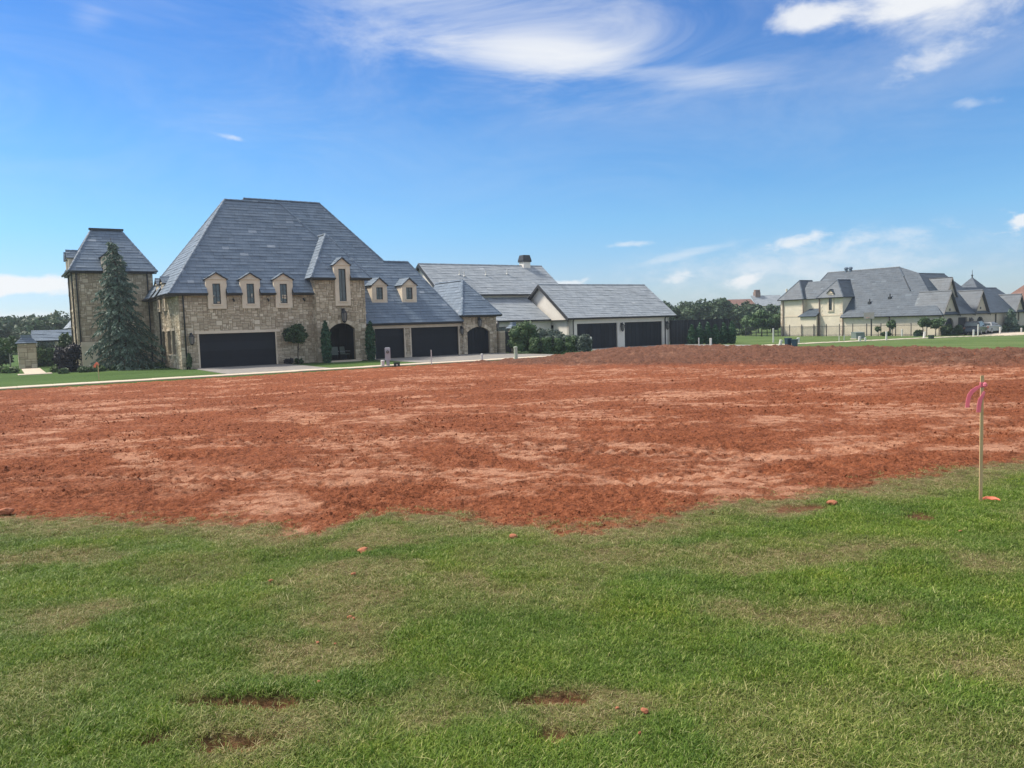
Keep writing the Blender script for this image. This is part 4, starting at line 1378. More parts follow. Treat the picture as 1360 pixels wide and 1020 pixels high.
    mp.box(12.0, 12.1, -0.28, 2.0, 0, 2.9)
    mp.box(9.4, 12.1, -0.28, 2.0, 2.9, 3.0)
    mp.box(9.4, 12.1, -0.28, 2.0, 0.0, 0.06)
    mp.build('porch', MT['fence'], H)
    garage_door(H, (9.5, 1.9, 0), UX, NV, 0.55, 1.95, 0.06, 2.4, 0.06, True, 6)
    m = MB(); m.box(9.6, 12.0, -1.0, -0.62, -0.06, 0.10); m.build('doorstep', MT['concrete'], H)
    # dormers
    for u in (2.35, 4.55, 6.80):
        dormer(H, (u, -0.16, 0), UX, NV, 1.16, 3.92, 5.93, 6.30, 1.1, (-0.25, 0.25, 4.24, 5.58), MT['limestone'], MT['slate'], (0.66, 5.40), seed=int(u*10))
    dormer(H, (10.87, -0.78, 0), UX, NV, 1.12, 4.0, 6.95, 7.42, 1.3, (-0.27, 0.27, 4.32, 6.62), MT['limestone'], MT['slate'], (0.60, 6.1), seed=77)
    for u in (14.48, 16.98):
        dormer(H, (u, 0.98, 0), UX, NV, 1.24, 4.24, 5.62, 6.12, 2.2, (-0.27, 0.27, 4.48, 5.40), MT['limestone'], MT['slate'], None, True, 2.2, seed=int(u*10))
    for v in (4.6, 6.7):
        dormer(H, (-0.16, v, 0), (0, -1, 0), NU, 1.0, 3.95, 5.93, 6.30, 1.1, (-0.24, 0.24, 4.24, 5.58), MT['limestone'], MT['slate'], (0.58, 5.40), seed=int(v*10))
    dormer(H, (-2.62, 9.84, 0), UX, NV, 1.15, 4.95, 8.10, 8.66, 1.3, (-0.38, 0.38, 5.2, 7.75), MT['limestone'], MT['slate'], (0.66, 7.5), seed=88)
    for v in (11.7, 13.7):
        dormer(H, (-5.26, v, 0), (0, -1, 0), NU, 0.9, 6.9, 8.15, 8.66, 1.3, (-0.22, 0.22, 7.2, 7.95), MT['limestone'], MT['slate'], None, seed=int(v*10))
    # windows
    for a, b, z0, z1 in lw:
        window_part(H, (0, 10.0, 0), (0, -1, 0), NU, 10-b, 10-a, z0, z1, 2, 4, -0.15)
        m = MB(); m.box(-0.12, -0.001, a-0.06, b+0.06, z0-0.10, z0); m.build('window_sill', MT['limestone'], H)
        m = MB(); m.box(-0.06, -0.001, a-0.06, b+0.06, z1, z1+0.16); m.build('window_head', MT['limestone'], H)
    for a, b, z0, z1 in tl:
        window_part(H, (-5.1, 15.3, 0), (0, -1, 0), NU, 5.3-b, 5.3-a, z0, z1, 2, 4, -0.12)
        m = MB(); m.box(-5.22, -5.101, a+10-0.1, b+10+0.1, z0-0.14, z0); m.build('window_sill', MT['limestone'], H)
        for q in (a, b):
            m = MB(); m.box(-5.16, -5.101, q+10-0.07, q+10+0.07, z0, z1+0.1); m.build('window_casing', MT['limestone'], H)
    window_part(H, (-5.1, 10.0, 0), UX, NV, 2.05, 2.95, 2.6, 4.2, 2, 3, -0.12)
    # pale stone panel at the foot of the tower
    m = MB(); m.box(-4.95, -3.9, 9.72, 9.94, 0, 1.95); m.build('stone_panel', MT['limestone'], H)
    m = MB(); m.box(-5.0, -2.2, 9.68, 9.94, 1.62, 1.72); m.build('stone_band', MT['limestone'], H)
    # lanterns
    for s, z in ((0.60, 1.95), (6.75, 1.95)):
        lantern(H, (0, -0.05, 0), UX, NV, s, z, 1.25)
    lantern(H, (10.83, -0.65, 0), UX, NV, 0.0, 3.25, 1.6)
    lantern(H, (12.6, -0.05, 0), UX, NV, 0.45, 1.85, 1.1)
    lantern(H, (12.6, -0.05, 0), UX, NV, 8.28, 1.9, 1.1)
    lantern(H, (21.0, -0.3, 0), UX, NV, 1.39, 2.50, 1.3)
    # small spot lamps under the eave
    for u in (3.4, 5.7, 8.2):
        m = MB(); m.tube((u, -0.08, 4.55), (u, -0.30, 4.42), 0.05, 0.07, 8); m.tube((u, -0.001, 4.6), (u, -0.12, 4.56), 0.02, n=6)
        m.build('spot_lamp', MT['dark_metal'], H)
    return H
stone_house()

# ------------------------------------------------------------------ the white house next door
def verge(parent, pts, N, w=0.22, t=0.06, name='barge_board', mat=None):
    """boards following a gable"""
    for p, q in zip(pts, pts[1:]):
        m = MB()
        p, q = Vector(p), Vector(q)
        m.prism([p, q, q-Vector((0, 0, w)), p-Vector((0, 0, w))], Vector(N)*t)
        m.build(name, mat or MT['dark_metal'], parent)

def white_house():
    H = thing('white_house', 'low white stucco house with pale grey slate roof and two dark garage doors', 'house', (5.27, 69.47, -0.92), TH)
    mw = MB()
    d1, d2 = (0.95, 5.80, 0.0, 2.36), (6.70, 11.65, 0.0, 2.36)
    wall(mw, (0, 0, 0), UX, NV, 12.6, 2.92, [d1, d2], 0.3)
    gd = (2.3, 5.9, 0.0, 2.3)
    wall(mw, (0, 8.2, 0), (0, -1, 0), NU, 8.2, 2.92, [(8.2-gd[1], 8.2-gd[0], 0.0, 2.3)], 0.3)
    mw.prism([(0, 0.0, 2.92), (0, 4.1, 6.02), (0, 8.2, 2.92)], (0.3, 0, 0))
    wall(mw, (12.6, 0, 0), (0, 1, 0), UX, 8.2, 2.92, [], 0.3)
    mw.prism([(12.6, 0.0, 2.92), (12.6, 4.1, 6.02), (12.6, 8.2, 2.92)], (-0.3, 0, 0))
    wall(mw, (12.6, 8.2, 0), (-1, 0, 0), VX, 12.3, 2.92, [], 0.3)
    # rear block
    wall(mw, (-9.5, 14.2, 0), (0, -1, 0), NU, 8.2, 5.35, [], 0.3)
    mw.prism([(-9.5, 6.0, 5.35), (-9.5, 10, 8.2), (-9.5, 14.2, 5.35)], (0.3, 0, 0))
    wall(mw, (-9.2, 6.0, 0), UX, NV, 13.0, 5.3, [], 0.3)
    wall(mw, (4.1, 6.0, 0), (0, 1, 0), UX, 8.2, 5.35, [], 0.3)
    mw.prism([(4.1, 6.0, 5.35), (4.1, 10, 8.2), (4.1, 14.2, 5.35)], (-0.3, 0, 0))
    wall(mw, (4.1, 14.2, 0), (-1, 0, 0), VX, 13.3, 5.35, [], 0.3)
    # low front of the rear block
    lw = [(2.2, 3.6, 0.9, 2.3), (4.6, 6.0, 0.1, 2.3)]
    wall(mw, (-8.3, 2.6, 0), UX, NV, 8.25, 2.8, lw, 0.25)
    wall(mw, (-8.3, 5.9, 0), (0, -1, 0), NU, 3.3, 2.8, [], 0.25)
    mw.build('wall', MT['stucco'], H)
    md, mt = MB(), MB()
    roof_plane(md, mt, [(-.35,-.4,2.90),(13.25,-.4,2.90),(13.25,4.1,6.15),(-.35,4.1,6.15)], 0.30, 0.5, 0.014, seed=31)
    roof_plane(md, mt, [(-.35,8.6,2.90),(13.25,8.6,2.90),(13.25,4.1,6.15),(-.35,4.1,6.15)], 0.5, 0.9, seed=32)
    roof_plane(md, mt, [(-9.8,5.7,5.33),(4.4,5.7,5.33),(4.4,10,8.40),(-9.8,10,8.40)], 0.30, 0.5, 0.014, seed=33)
    roof_plane(md, mt, [(-9.8,14.5,5.2),(4.4,14.5,5.2),(4.4,10,8.40),(-9.8,10,8.40)], 0.5, 0.9, seed=34)
    roof_plane(md, mt, [(-8.6,2.2,2.85),(-.32,2.2,2.85),(-.32,6.1,5.08),(-8.6,6.1,5.08)], 0.30, 0.5, 0.014, seed=35)
    cap_line(mt, (-.35,4.1,6.15), (13.25,4.1,6.15))
    cap_line(mt, (-9.8,10,8.40), (4.4,10,8.40))
    md.build('roof', MT['roofdeck'], H)
    mt.build('slate_tiles', MT['slate_pale'], H, 'stuff')
    verge(H, [(-.36,-.42,2.84),(-.36,4.1,6.10),(-.36,8.62,2.84)], NU, 0.26)
    verge(H, [(13.26,-.42,2.84),(13.26,4.1,6.10),(13.26,8.62,2.84)], UX, 0.26)
    verge(H, [(-9.81,5.66,5.27),(-9.81,10,8.35),(-9.81,14.5,5.15)], NU, 0.26)
    verge(H, [(4.41,5.66,5.27),(4.41,10,8.35),(4.41,14.5,5.15)], UX, 0.26)
    gutter(H, (-.3,-.4,2.86), (13.2,-.4,2.86), NV)
    gutter(H, (-9.7,5.7,5.29), (-.4,5.7,5.29), NV)
    gutter(H, (-8.6,2.2,2.81), (-.4,2.2,2.81), NV)
    for q in ((-.3,13.2,-.36,0.02,2.74,2.80), (-.33,-0.002,0.02,8.2,2.70,2.76)):
        m = MB(); m.box(*q); m.build('soffit', MT['dark_metal'], H)
    garage_door(H, (0,0,0), UX, NV, d1[0], d1[1], 0, d1[3], -0.15, True, 10)
    garage_door(H, (0,0,0), UX, NV, d2[0], d2[1], 0, d2[3], -0.15, True, 10)
    garage_door(H, (0,8.2,0), (0,-1,0), NU, 8.2-gd[1], 8.2-gd[0], 0, 2.3, -0.15, True, 8)
    for a, b, z0, z1 in lw:
        window_part(H, (-8.3,2.6,0), UX, NV, a, b, z0, z1, 2, 3, -0.1)
    for s in (6.25, 12.15):
        lantern(H, (0,-0.0,0), UX, NV, s, 1.9, 1.3)
    downpipe(H, 0.45, -0.10, 0, 2.8)
    downpipe(H, 11.95, -0.10, 0, 2.8)
    # chimney with a flared slate-grey hood
    m = MB(); m.box(1.88, 2.72, 9.6, 10.4, 7.6, 8.75); ch = m.build('chimney', MT['stucco'], H)
    m = MB()
    def fr(cx, cy, hx, hy, z): return [(cx-hx,cy-hy,z),(cx+hx,cy-hy,z),(cx+hx,cy+hy,z),(cx-hx,cy+hy,z)]
    vs = fr(2.3,10,.52,.48,8.75)+fr(2.3,10,.52,.48,8.95)+fr(2.3,10,.40,.36,9.45)+fr(2.3,10,.30,.28,9.47)
    fs = [(0,3,2,1),(12,13,14,15)]
    for k in range(3):
        fs += [(4*k+i, 4*k+(i+1) % 4, 4*k+4+(i+1) % 4, 4*k+4+i) for i in range(4)]
    m.add(vs, fs); m.build('chimney_hood', MT['dark_metal'], ch)
    # vent pipes on the rear slope
    for u, v in ((-6.3, 8.4), (-5.9, 8.2), (-3.4, 8.4), (-0.8, 8.6)):
        z = 5.33+(8.40-5.33)*(v-5.7)/4.3
        m = MB(); m.tube((u, v, z-0.1), (u, v, z+0.5), 0.06, n=8); m.lathe([(0.13, z+0.02), (0.07, z+0.14)], 8, u, v)
        m.build('vent_pipe', MT['whiteplastic'], H)
    return H
white_house()

# ------------------------------------------------------------------ the cream house down the street
def cream_house():
    H = thing('cream_house', 'large cream stucco house with many grey slate gables across the green', 'house', (41.32, 117.61, -1.62), TH)
    mc, mg = MB(), MB()
    wall(mc, (0, 0, 0), (0, -1, 0), NU, 3.95, 5.55, [], 0.3)
    wall(mc, (0.3, -3.95, 0), UX, NV, 4.0, 5.55, [], 0.3)
    wall(mc, (0.7, -3.95, 0), (0, -1, 0), NU, 2.7, 5.55, [], 0.3)
    win = (1.55, 2.1, 3.75, 6.0)
    wall(mc, (0, -6.65, 0), (0, -1, 0), NU, 3.75, 5.6, [(1.55, 2.1, 3.75, 5.6)], 0.3)
    wall(mc, (0.3, -10.4, 0), UX, NV, 5.0, 5.6, [], 0.3)
    wall(mc, (0, -10.4, 0), (0, -1, 0), NU, 13.65, 2.75, [], 0.3)
    wall(mc, (-0.7, -3.95, 0), (0, -1, 0), NU, 2.7, 2.95, [], 0.25)
    wall(mc, (5.0, 0, 0), (-1, 0, 0), VX, 4.7, 5.55, [], 0.3)
    mc.build('wall', MT['cream'], H)
    # street front
    f1 = (1.15, 3.15, 0.0, 2.29, 1.55); gar = (4.25, 6.6, 0.0, 2.3); f2 = (9.05, 10.95, 0.0, 2.32, 1.5)
    w3 = (14.05, 14.6, 1.3, 2.6)
    w4 = (20.7, 21.2, 1.5, 2.9)
    wall(mg, (0, -24.05, 0), UX, NV, 24.0, 2.83, [f1, gar, f2, w3, w4], 0.3)
    for c, hw, za in ((2.0, 2.0, 5.78), (10.0, 1.95, 5.83), (21.0, 1.5, 5.25)):
        mg.prism([(c-hw, -24.055, 2.83), (c+hw, -24.055, 2.83), (c, -24.055, za-0.08)], (0, 0.3, 0))
    mg.prism([(5.0, -22.0, 4.4), (7.6, -22.0, 4.4), (7.6, -22.0, 5.3), (6.3, -22.0, 7.6), (5.0, -22.0, 5.3)], (0, 0.3, 0))
    wall(mg, (24.0, -24.05, 0), (0, 1, 0), UX, 12.0, 2.83, [], 0.3)
    wall(mg, (24.0, -12.05, 0), (-1, 0, 0), VX, 23.7, 2.83, [], 0.3)
    mg.build('street_front', MT['greystucco'], H)
    # corner stones
    ms = MB()
    rnd = random.Random(5)
    for v0, zt in ((-0.02, 5.5), (-3.93, 5.5), (-6.67, 5.5), (-10.38, 5.5)):
        z = 0.0
        while z < zt-0.3:
            h = 0.3
            w = rnd.choice((0.28, 0.5))
            sg = -1 if v0 in (-0.02, -6.67) else 1
            a, b = sorted((v0, v0+sg*w))
            ms.box(-0.03, 0.02, a, b, z+0.01, z+h-0.01, rnd.random()); z += h
    ms.build('quoins', MT['limestone'], H, 'stuff')
    md, mt = MB(), MB()
    e2 = 5.55
    R = dict(expo=0.36, tw=0.6, thick=0.012)
    # left tower block
    A, B = (1.95, -1.95, 8.45), (5, -1.95, 8.45)
    roof_plane(md, mt, [(-.35,.35,e2),(-.35,-4.25,e2),A], seed=41, **R)
    roof_plane(md, mt, [(-.35,-4.25,e2),(5,-4.25,e2),B,A], seed=42, **R)
    roof_plane(md, mt, [(-.35,.35,e2),A,B,(5,.35,e2)], seed=43, **R)
    # between the blocks
    roof_plane(md, mt, [(.35,-3.0,e2),(.35,-8.0,e2),(2.6,-8.0,8.15),(2.6,-3.0,8.15)], seed=44, **R)
    # bay block
    A2, B2 = (1.6, -8.5, 8.15), (6, -8.5, 8.15)
    roof_plane(md, mt, [(-.35,-6.35,5.6),(-.35,-10.75,5.6),A2], seed=45, **R)
    roof_plane(md, mt, [(-.35,-10.75,5.6),(5,-10.75,5.6),B2,A2], seed=46, **R)
    roof_plane(md, mt, [(-.35,-6.35,5.6),A2,B2,(5,-6.35,5.6)], seed=47, **R)
    # porch roof
    roof_plane(md, mt, [(-1.0,-3.7,2.98),(-1.0,-6.75,2.98),(.72,-6.75,4.1),(.72,-4.6,4.1)], seed=48, **R)
    # main long roof
    zr = 9.52
    mz = lambda u: 2.72+(u+0.4)*1.0625
    roof_plane(md, mt, [(-.4,-10.2,2.72),(-.4,-15.15,2.72),(6.0,-15.15,zr),(6.0,-10.2,zr)], seed=49, **R)
    roof_plane(md, mt, [(2.6,-10.2,mz(2.6)),(6.0,-10.2,zr),(6.0,-4.0,zr),(2.6,-2.6,mz(2.6))], seed=492, **R)
    roof_plane(md, mt, [(-.4,-15.15,2.72),(-.4,-24.4,2.72),(5.0,-18.4,mz(5.0)),(6.0,-15.15,zr)], seed=493, **R)
    roof_plane(md, mt, [(6,-15.15,zr),(6,-4.0,zr),(13,-4.0,2.72),(13,-15.15,2.72)], 0.6, 1.0, seed=50)
    roof_plane(md, mt, [(6,-4.0,zr),(2.4,-2.2,5.5),(11,-2.2,5.5)], seed=51, **R)
    roof_plane(md, mt, [(6,-15.15,zr),(2.6,-18.6,6.1),(9.4,-18.6,6.1)], seed=52, **R)
    # block behind the street front
    zc = 8.42
    roof_plane(md, mt, [(5.2,-18.2,zc),(12.0,-18.2,zc),(14.0,-24.4,2.75),(-.4,-24.4,2.75)], seed=53, **R)
    roof_plane(md, mt, [(12.0,-18.2,zc),(14.0,-24.4,2.75),(14.0,-12,2.75)], seed=54, **R)
    roof_plane(md, mt, [(5.2,-18.2,zc),(12.0,-18.2,zc),(14.0,-12,2.75),(3.0,-12,2.75)], seed=55, expo=0.6, tw=1.0)
    # gablet at the left end of that ridge
    roof_plane(md, mt, [(4.4,-17.6,7.5),(4.4,-18.8,7.5),(5.2,-18.2,zc+0.1)], seed=56, **R)
    # wing to the right
    roof_plane(md, mt, [(12.0,-20.0,6.35),(23.2,-20.0,6.35),(24.4,-24.4,2.75),(12.0,-24.4,2.75)], seed=57, **R)
    roof_plane(md, mt, [(23.2,-20.0,6.35),(24.4,-24.4,2.75),(24.4,-12,2.75)], seed=58, **R)
    roof_plane(md, mt, [(12.0,-20.0,6.35),(23.2,-20.0,6.35),(24.4,-12,2.75),(12.0,-12,2.75)], seed=59, expo=0.6, tw=1.0)
    # street gables
    for c, hw, za, vb, zb0 in ((2.0, 2.0, 5.80, -20.2, 2.83), (10.0, 1.95, 5.85, -20.2, 2.83), (21.0, 1.5, 5.27, -21.2, 2.83)):
        k = (za-zb0)/hw
        for sg in (-1, 1):
            roof_plane(md, mt, [(c+sg*(hw+.12),-24.35,zb0-.12*k),(c,-24.35,za),(c,vb,za),(c+sg*(hw+.12),vb,zb0-.12*k)], seed=60+int(c)+sg, **R)
        cap_line(mt, (c,-24.35,za), (c,vb,za))
    for sg in (-1, 1):
        roof_plane(md, mt, [(6.3+sg*1.45,-22.2,5.05),(6.3,-22.2,7.68),(6.3,-18.2,7.68),(6.3+sg*1.45,-18.2,5.05)], seed=80+sg, **R)
    for a, b in ((A,(-.35,.35,e2)),(A,(-.35,-4.25,e2)),(A,B),(A2,(-.35,-6.35,5.6)),(A2,(-.35,-10.75,5.6)),(A2,B2),((6,-15.15,zr),(6,-4,zr)),((6,-4,zr),(2.6,-2.6,6.0)),((6,-15.15,zr),(4.6,-16.6,8.12)),((5.2,-18.2,zc),(12,-18.2,zc)),((12,-20,6.35),(23.2,-20,6.35))):
        cap_line(mt, a, b)
    md.build('roof', MT['roofdeck'], H)
    mt.build('slate_tiles', MT['slate_far'], H, 'stuff')
    for c, hw, za in ((2.0, 2.0, 5.80), (10.0, 1.95, 5.85), (21.0, 1.5, 5.27)):
        verge(H, [(c-hw-.12,-24.36,2.63),(c,-24.36,za-.04),(c+hw+.12,-24.36,2.63)], NV, 0.2)
    verge(H, [(4.85,-22.21,5.0),(6.3,-22.21,7.64),(7.75,-22.21,5.0)], NV, 0.2)
    dormer(H, (-0.12, -8.5, 0), (0, -1, 0), NU, 0.95, 3.55, 6.25, 6.75, 1.6, (-0.26, 0.26, 3.78, 6.0), MT['limestone'], MT['slate_far'], None, seed=91)
    garage_door(H, (0,-24.05,0), UX, NV, f1[0], f1[1], 0, f1[3], -0.2, True, 6, f1)
    garage_door(H, (0,-24.05,0), UX, NV, f2[0], f2[1], 0, f2[3], -0.2, True, 6, f2)
    garage_door(H, (0,-24.05,0), UX, NV, gar[0], gar[1], 0, gar[3], -0.2, True, 6)
    for w in (w3, w4):
        window_part(H, (0,-24.05,0), UX, NV, w[0], w[1], w[2], w[3], 1, 3, -0.1)
    for c, z in ((2.1, 3.2), (10.0, 3.3)):
        m = MB(); m.box(c-0.12, c+0.12, -24.12, -24.06, z, z+0.3); m.build('gable_vent', MT['dark_metal'], H)
    lantern(H, (0,-24.05,0), UX, NV, 7.2, 1.7, 1.6)
    gutter(H, (-.4,-10.3,2.70), (-.4,-24.3,2.70), NU)
    gutter(H, (-.35,.3,5.53), (-.35,-4.2,5.53), NU)
    gutter(H, (-.35,-6.4,5.58), (-.35,-10.7,5.58), NU)
    for v0, zt in ((-0.5, 5.5), (-3.99, 5.5), (-6.70, 5.5), (-10.45, 2.7), (-17.3, 2.7)):
        m = MB(); m.tube((-0.10, v0, 0), (-0.10, v0, zt), 0.07, n=6); m.build('downpipe', MT['brick'], H)
    m = MB(); m.box(-0.72, -0.70-0.0, -6.65, -3.95, 0, 0.001)
    # band course
    m = MB(); m.box(-0.035, -0.001, -10.4, -6.65, 2.95, 3.12); m.build('band_course', MT['limestone'], H)
    m = MB(); m.box(-0.035, -0.001, -3.9, -0.05, 2.95, 3.12); m.build('band_course', MT['limestone'], H)
    for v0, u0 in ((-7.0, 6.0), (-7.7, 6.0)):
        m = MB(); m.lathe([(0.22, 9.3), (0.22, 9.75), (0.32, 9.8), (0.30, 10.0), (0.12, 10.12)], 10, u0, v0); m.build('roof_vent', MT['slate'], H)
    for u0, v0 in ((1.35, -13.6), (1.9, -16.2)):
        z0 = 2.72+(u0+0.4)*1.063
        m = MB(); m.tube((u0, v0, z0-0.1), (u0, v0, z0+0.6), 0.08, n=6); m.box(u0-0.2, u0+0.12, v0-0.18, v0+0.18, z0-0.15, z0+0.2)
        m.build('roof_vent', MT['dark_metal'], H)
    return H
cream_house()

# ------------------------------------------------------------------ street surfaces
def gz(x, y):
    return float(z_ground(np.array([float(x)]), np.array([float(y)]))[0])
def lot(a, b, dz=0.0):
    x, y = to_world(a, b)
    return (x, y, gz(x, y)+dz)

def slab_mesh(name, lx, ly, t=0.16, bev=0.012):
    m = MB()
    a, b = lx/2, ly/2
    vs = [(-a,-b,-t),(a,-b,-t),(a,b,-t),(-a,b,-t),(-a,-b,-bev),(a,-b,-bev),(a,b,-bev),(-a,b,-bev),(-a+bev,-b+bev,0),(a-bev,-b+bev,0),(a-bev,b-bev,0),(-a+bev,b-bev,0)]
    fs = [(0,3,2,1),(8,9,10,11)]
    for k in (0, 4):
        fs += [(k+i, k+(i+1) % 4, k+4+(i+1) % 4, k+4+i) for i in range(4)]
    m.add(vs, fs, 0.5)
    return m.mesh(name)

def pavement():
    me = slab_mesh('slab', 1.49, WALK1-WALK0-0.01)
    me.materials.append(MT['concrete'])
    root = bpy.data.objects.new('sidewalk', None)
    COL.objects.link(root)
    root['kind'] = 'structure'
    rnd = random.Random(9)
    def put(a):
        s = bpy.data.objects.new('slab', me)
        COL.objects.link(s)
        p = lot(a, 0.5*(WALK0+WALK1))
        s.location = (p[0], p[1], float(z_street(a))+0.045+rnd.uniform(-0.008, 0.008))
        s.rotation_euler = (rnd.uniform(-0.004, 0.004), 0, TH)
        s.parent = root
    a = -22.0
    while a < 24: put(a); a += 1.5
    a = 47.0
    while a < 112: put(a); a += 1.5
    def drive(name, a0, a1, b0, b1, na, nb, mat):
        r = bpy.data.objects.new(name, None)
        COL.objects.link(r)
        r['kind'] = 'structure'
        sx, sy = (a1-a0)/na, (b1-b0)/nb
        ms = slab_mesh('slab', sx-0.012, sy-0.012)
        ms.materials.append(mat)
        for i in range(na):
            for j in range(nb):
                aa, bb = a0+(i+0.5)*sx, b0+(j+0.5)*sy
                s = bpy.data.objects.new('slab', ms)
                COL.objects.link(s)
                x, y = to_world(aa, bb)
                s.location = (x, y, float(z_street(aa))+0.05+rnd.uniform(-0.004, 0.004))
                s.rotation_euler = (0, -math.atan((z_street(aa+1)-z_street(aa-1))/2), TH)
                s.parent = r
    drive('driveway', 0.7, 6.7, WALK1, -0.05, 2, 3, MT['drive'])
    drive('driveway', 13.1, 24.6, WALK1, -0.05, 4, 3, MT['drive'])
    drive('driveway', 33.3, 46.0, WALK1, 1.2, 4, 3, MT['drive'])
    drive('driveway', 92.5, 104.0, -8.8, -2.6, 4, 2, MT['concrete'])
    drive('garden_path', -9.0, -7.1, 4.4, 5.6, 1, 1, MT['concrete'])
    drive('garden_path', -8.6, -7.4, 5.7, 15.0, 1, 8, MT['concrete'])
pavement()

# ------------------------------------------------------------------ plants
def vhash3(p, s, seed):
    q = p*s
    return fbm(q[:, 0]+q[:, 2]*0.7, q[:, 1]-q[:, 2]*0.9, 2, seed)

def leaf_mesh(name, centers, radii, n, size, seed, shell=0.45, flat=0.0, core=0.0, aspect=1.5):
    """n small leaf faces spread through the blobs"""
    r = np.random.default_rng(seed)
    centers = np.asarray(centers, float)
    radii = np.asarray(radii, float)
    if radii.ndim == 1: radii = np.repeat(radii[:, None], 3, 1)
    vol = radii.prod(1)**(2/3.0)
    k = r.choice(len(centers), n, p=vol/vol.sum())
    d = r.normal(size=(n, 3)); d /= np.linalg.norm(d, axis=1)[:, None]
    rad = (1-shell*r.random(n)**1.6)
    rad *= 0.82+0.42*fbm(d[:, 0]*2.2+k*3.7, d[:, 1]*2.2+d[:, 2]*2.9, 3, seed+3)
    c = centers[k]+d*rad[:, None]*radii[k]
    nrm = d*0.55+r.normal(size=(n, 3))*0.6+np.array([0, 0, 0.35])
    nrm /= np.linalg.norm(nrm, axis=1)[:, None]
    t = np.cross(nrm, r.normal(size=(n, 3))); t /= np.linalg.norm(t, axis=1)[:, None]
    b = np.cross(nrm, t)
    s = size*np.exp(r.normal(0, 0.3, n))
    t *= (s*aspect*0.5)[:, None]; b *= (s*0.5)[:, None]
    bend = nrm*(s*0.18)[:, None]
    V = np.stack([c-t, c-b-bend, c+t, c+b-bend], 1).reshape(-1, 3)
    F = np.arange(4*n).reshape(n, 4)
    F = np.concatenate([F[:, [0, 1, 2]], F[:, [0, 2, 3]]])
    v = 0.5+r.normal(0, 0.16, n)+(vhash3(c, 1.6/max(radii.mean(), 0.2), seed+9)-0.5)*0.9+r.normal(0, 0.10, len(centers))[k]
    v = np.clip(np.concatenate([v, v]), 0, 1)
    if core > 0:
        # solid, darker inner blobs keep the middle from being see-through
        sph_v, sph_f = [], []
        for cc, rr in zip(centers, radii):
            o = len(sph_v)
            nu, nv = 8, 5
            for i in range(nv+1):
                ph = math.pi*i/nv
                for j in range(nu):
                    th = 2*math.pi*j/nu
                    q = 0.85+0.3*r.random()
                    sph_v.append(cc+rr*core*q*np.array([math.sin(ph)*math.cos(th), math.sin(ph)*math.sin(th), math.cos(ph)]))
            for i in range(nv):
                for j in range(nu):
                    a0, a1, b0, b1 = o+i*nu+j, o+i*nu+(j+1) % nu, o+(i+1)*nu+j, o+(i+1)*nu+(j+1) % nu
                    sph_f += [(a0, b0, b1), (a0, b1, a1)]
        F = np.concatenate([F, np.array(sph_f)+len(V)])
        V = np.concatenate([V, np.array(sph_v)])
        v = np.concatenate([v, np.full(len(sph_f), 0.3)])
    return np_mesh(name, V, F, v)

def trunk_mesh(h, r0, seed, limbs=5, spread=0.5, lean=(0, 0), top=None):
    r = random.Random(seed)
    m = MB()
    top = top or h*0.8
    pts = [(lean[0]*t+r.uniform(-1, 1)*0.04*h*t, lean[1]*t+r.uniform(-1, 1)*0.04*h*t, top*t) for t in (0, 0.25, 0.5, 0.75, 1.0)]
    m.path(pts, [r0*1.25, r0, r0*0.8, r0*0.55, r0*0.25], 7)
    for i in range(limbs):
        t = r.uniform(0.35, 0.8)
        an = 2*math.pi*(i+r.random()*0.6)/limbs
        p = Vector((lean[0]*t, lean[1]*t, top*t))
        L = spread*r.uniform(0.6, 1.0)
        q = p+Vector((math.cos(an)*L, math.sin(an)*L, L*r.uniform(0.5, 1.0)))
        m.path([p, p.lerp(q, 0.5)+Vector((0, 0, L*0.08)), q], [r0*0.45, r0*0.3, r0*0.1], 5)
    return m.mesh('trunk', True)

def tree(name, label, loc, h, rad, mat, seed, trunk=0.3, nblob=22, nleaf=2200, leaf=0.28, group=None, bark='bark', cat='tree', squash=1.0, rt=None):
    r = random.Random(seed)
    T = thing(name, label, cat, loc, r.uniform(0, 6.28), group)
    ch = h*(1-trunk)
    cz = h*trunk+ch*0.5
    cs, rs = [], []
    for i in range(nblob):
        z = r.uniform(-1, 1)
        an = r.uniform(0, 6.283)
        q = math.sqrt(max(0, 1-z*z))*r.uniform(0.45, 0.85)
        br = rad*r.uniform(0.25, 0.46)
        cs.append((q*rad*math.cos(an), q*rad*math.sin(an), cz+z*(ch*0.5-br*0.6)*squash))
        rs.append((br, br, br*r.uniform(0.65, 0.9)))
    cs.append((0, 0, cz)); rs.append((rad*0.6, rad*0.6, ch*0.36))
    obj('trunk', trunk_mesh(h, rt or max(0.04, h*0.022), seed, 6, rad*0.6, top=cz+ch*0.2), MT[bark], T)
    obj('crown', leaf_mesh('crown', cs, rs, nleaf, leaf, seed, 0.5), mat, T)
    return T

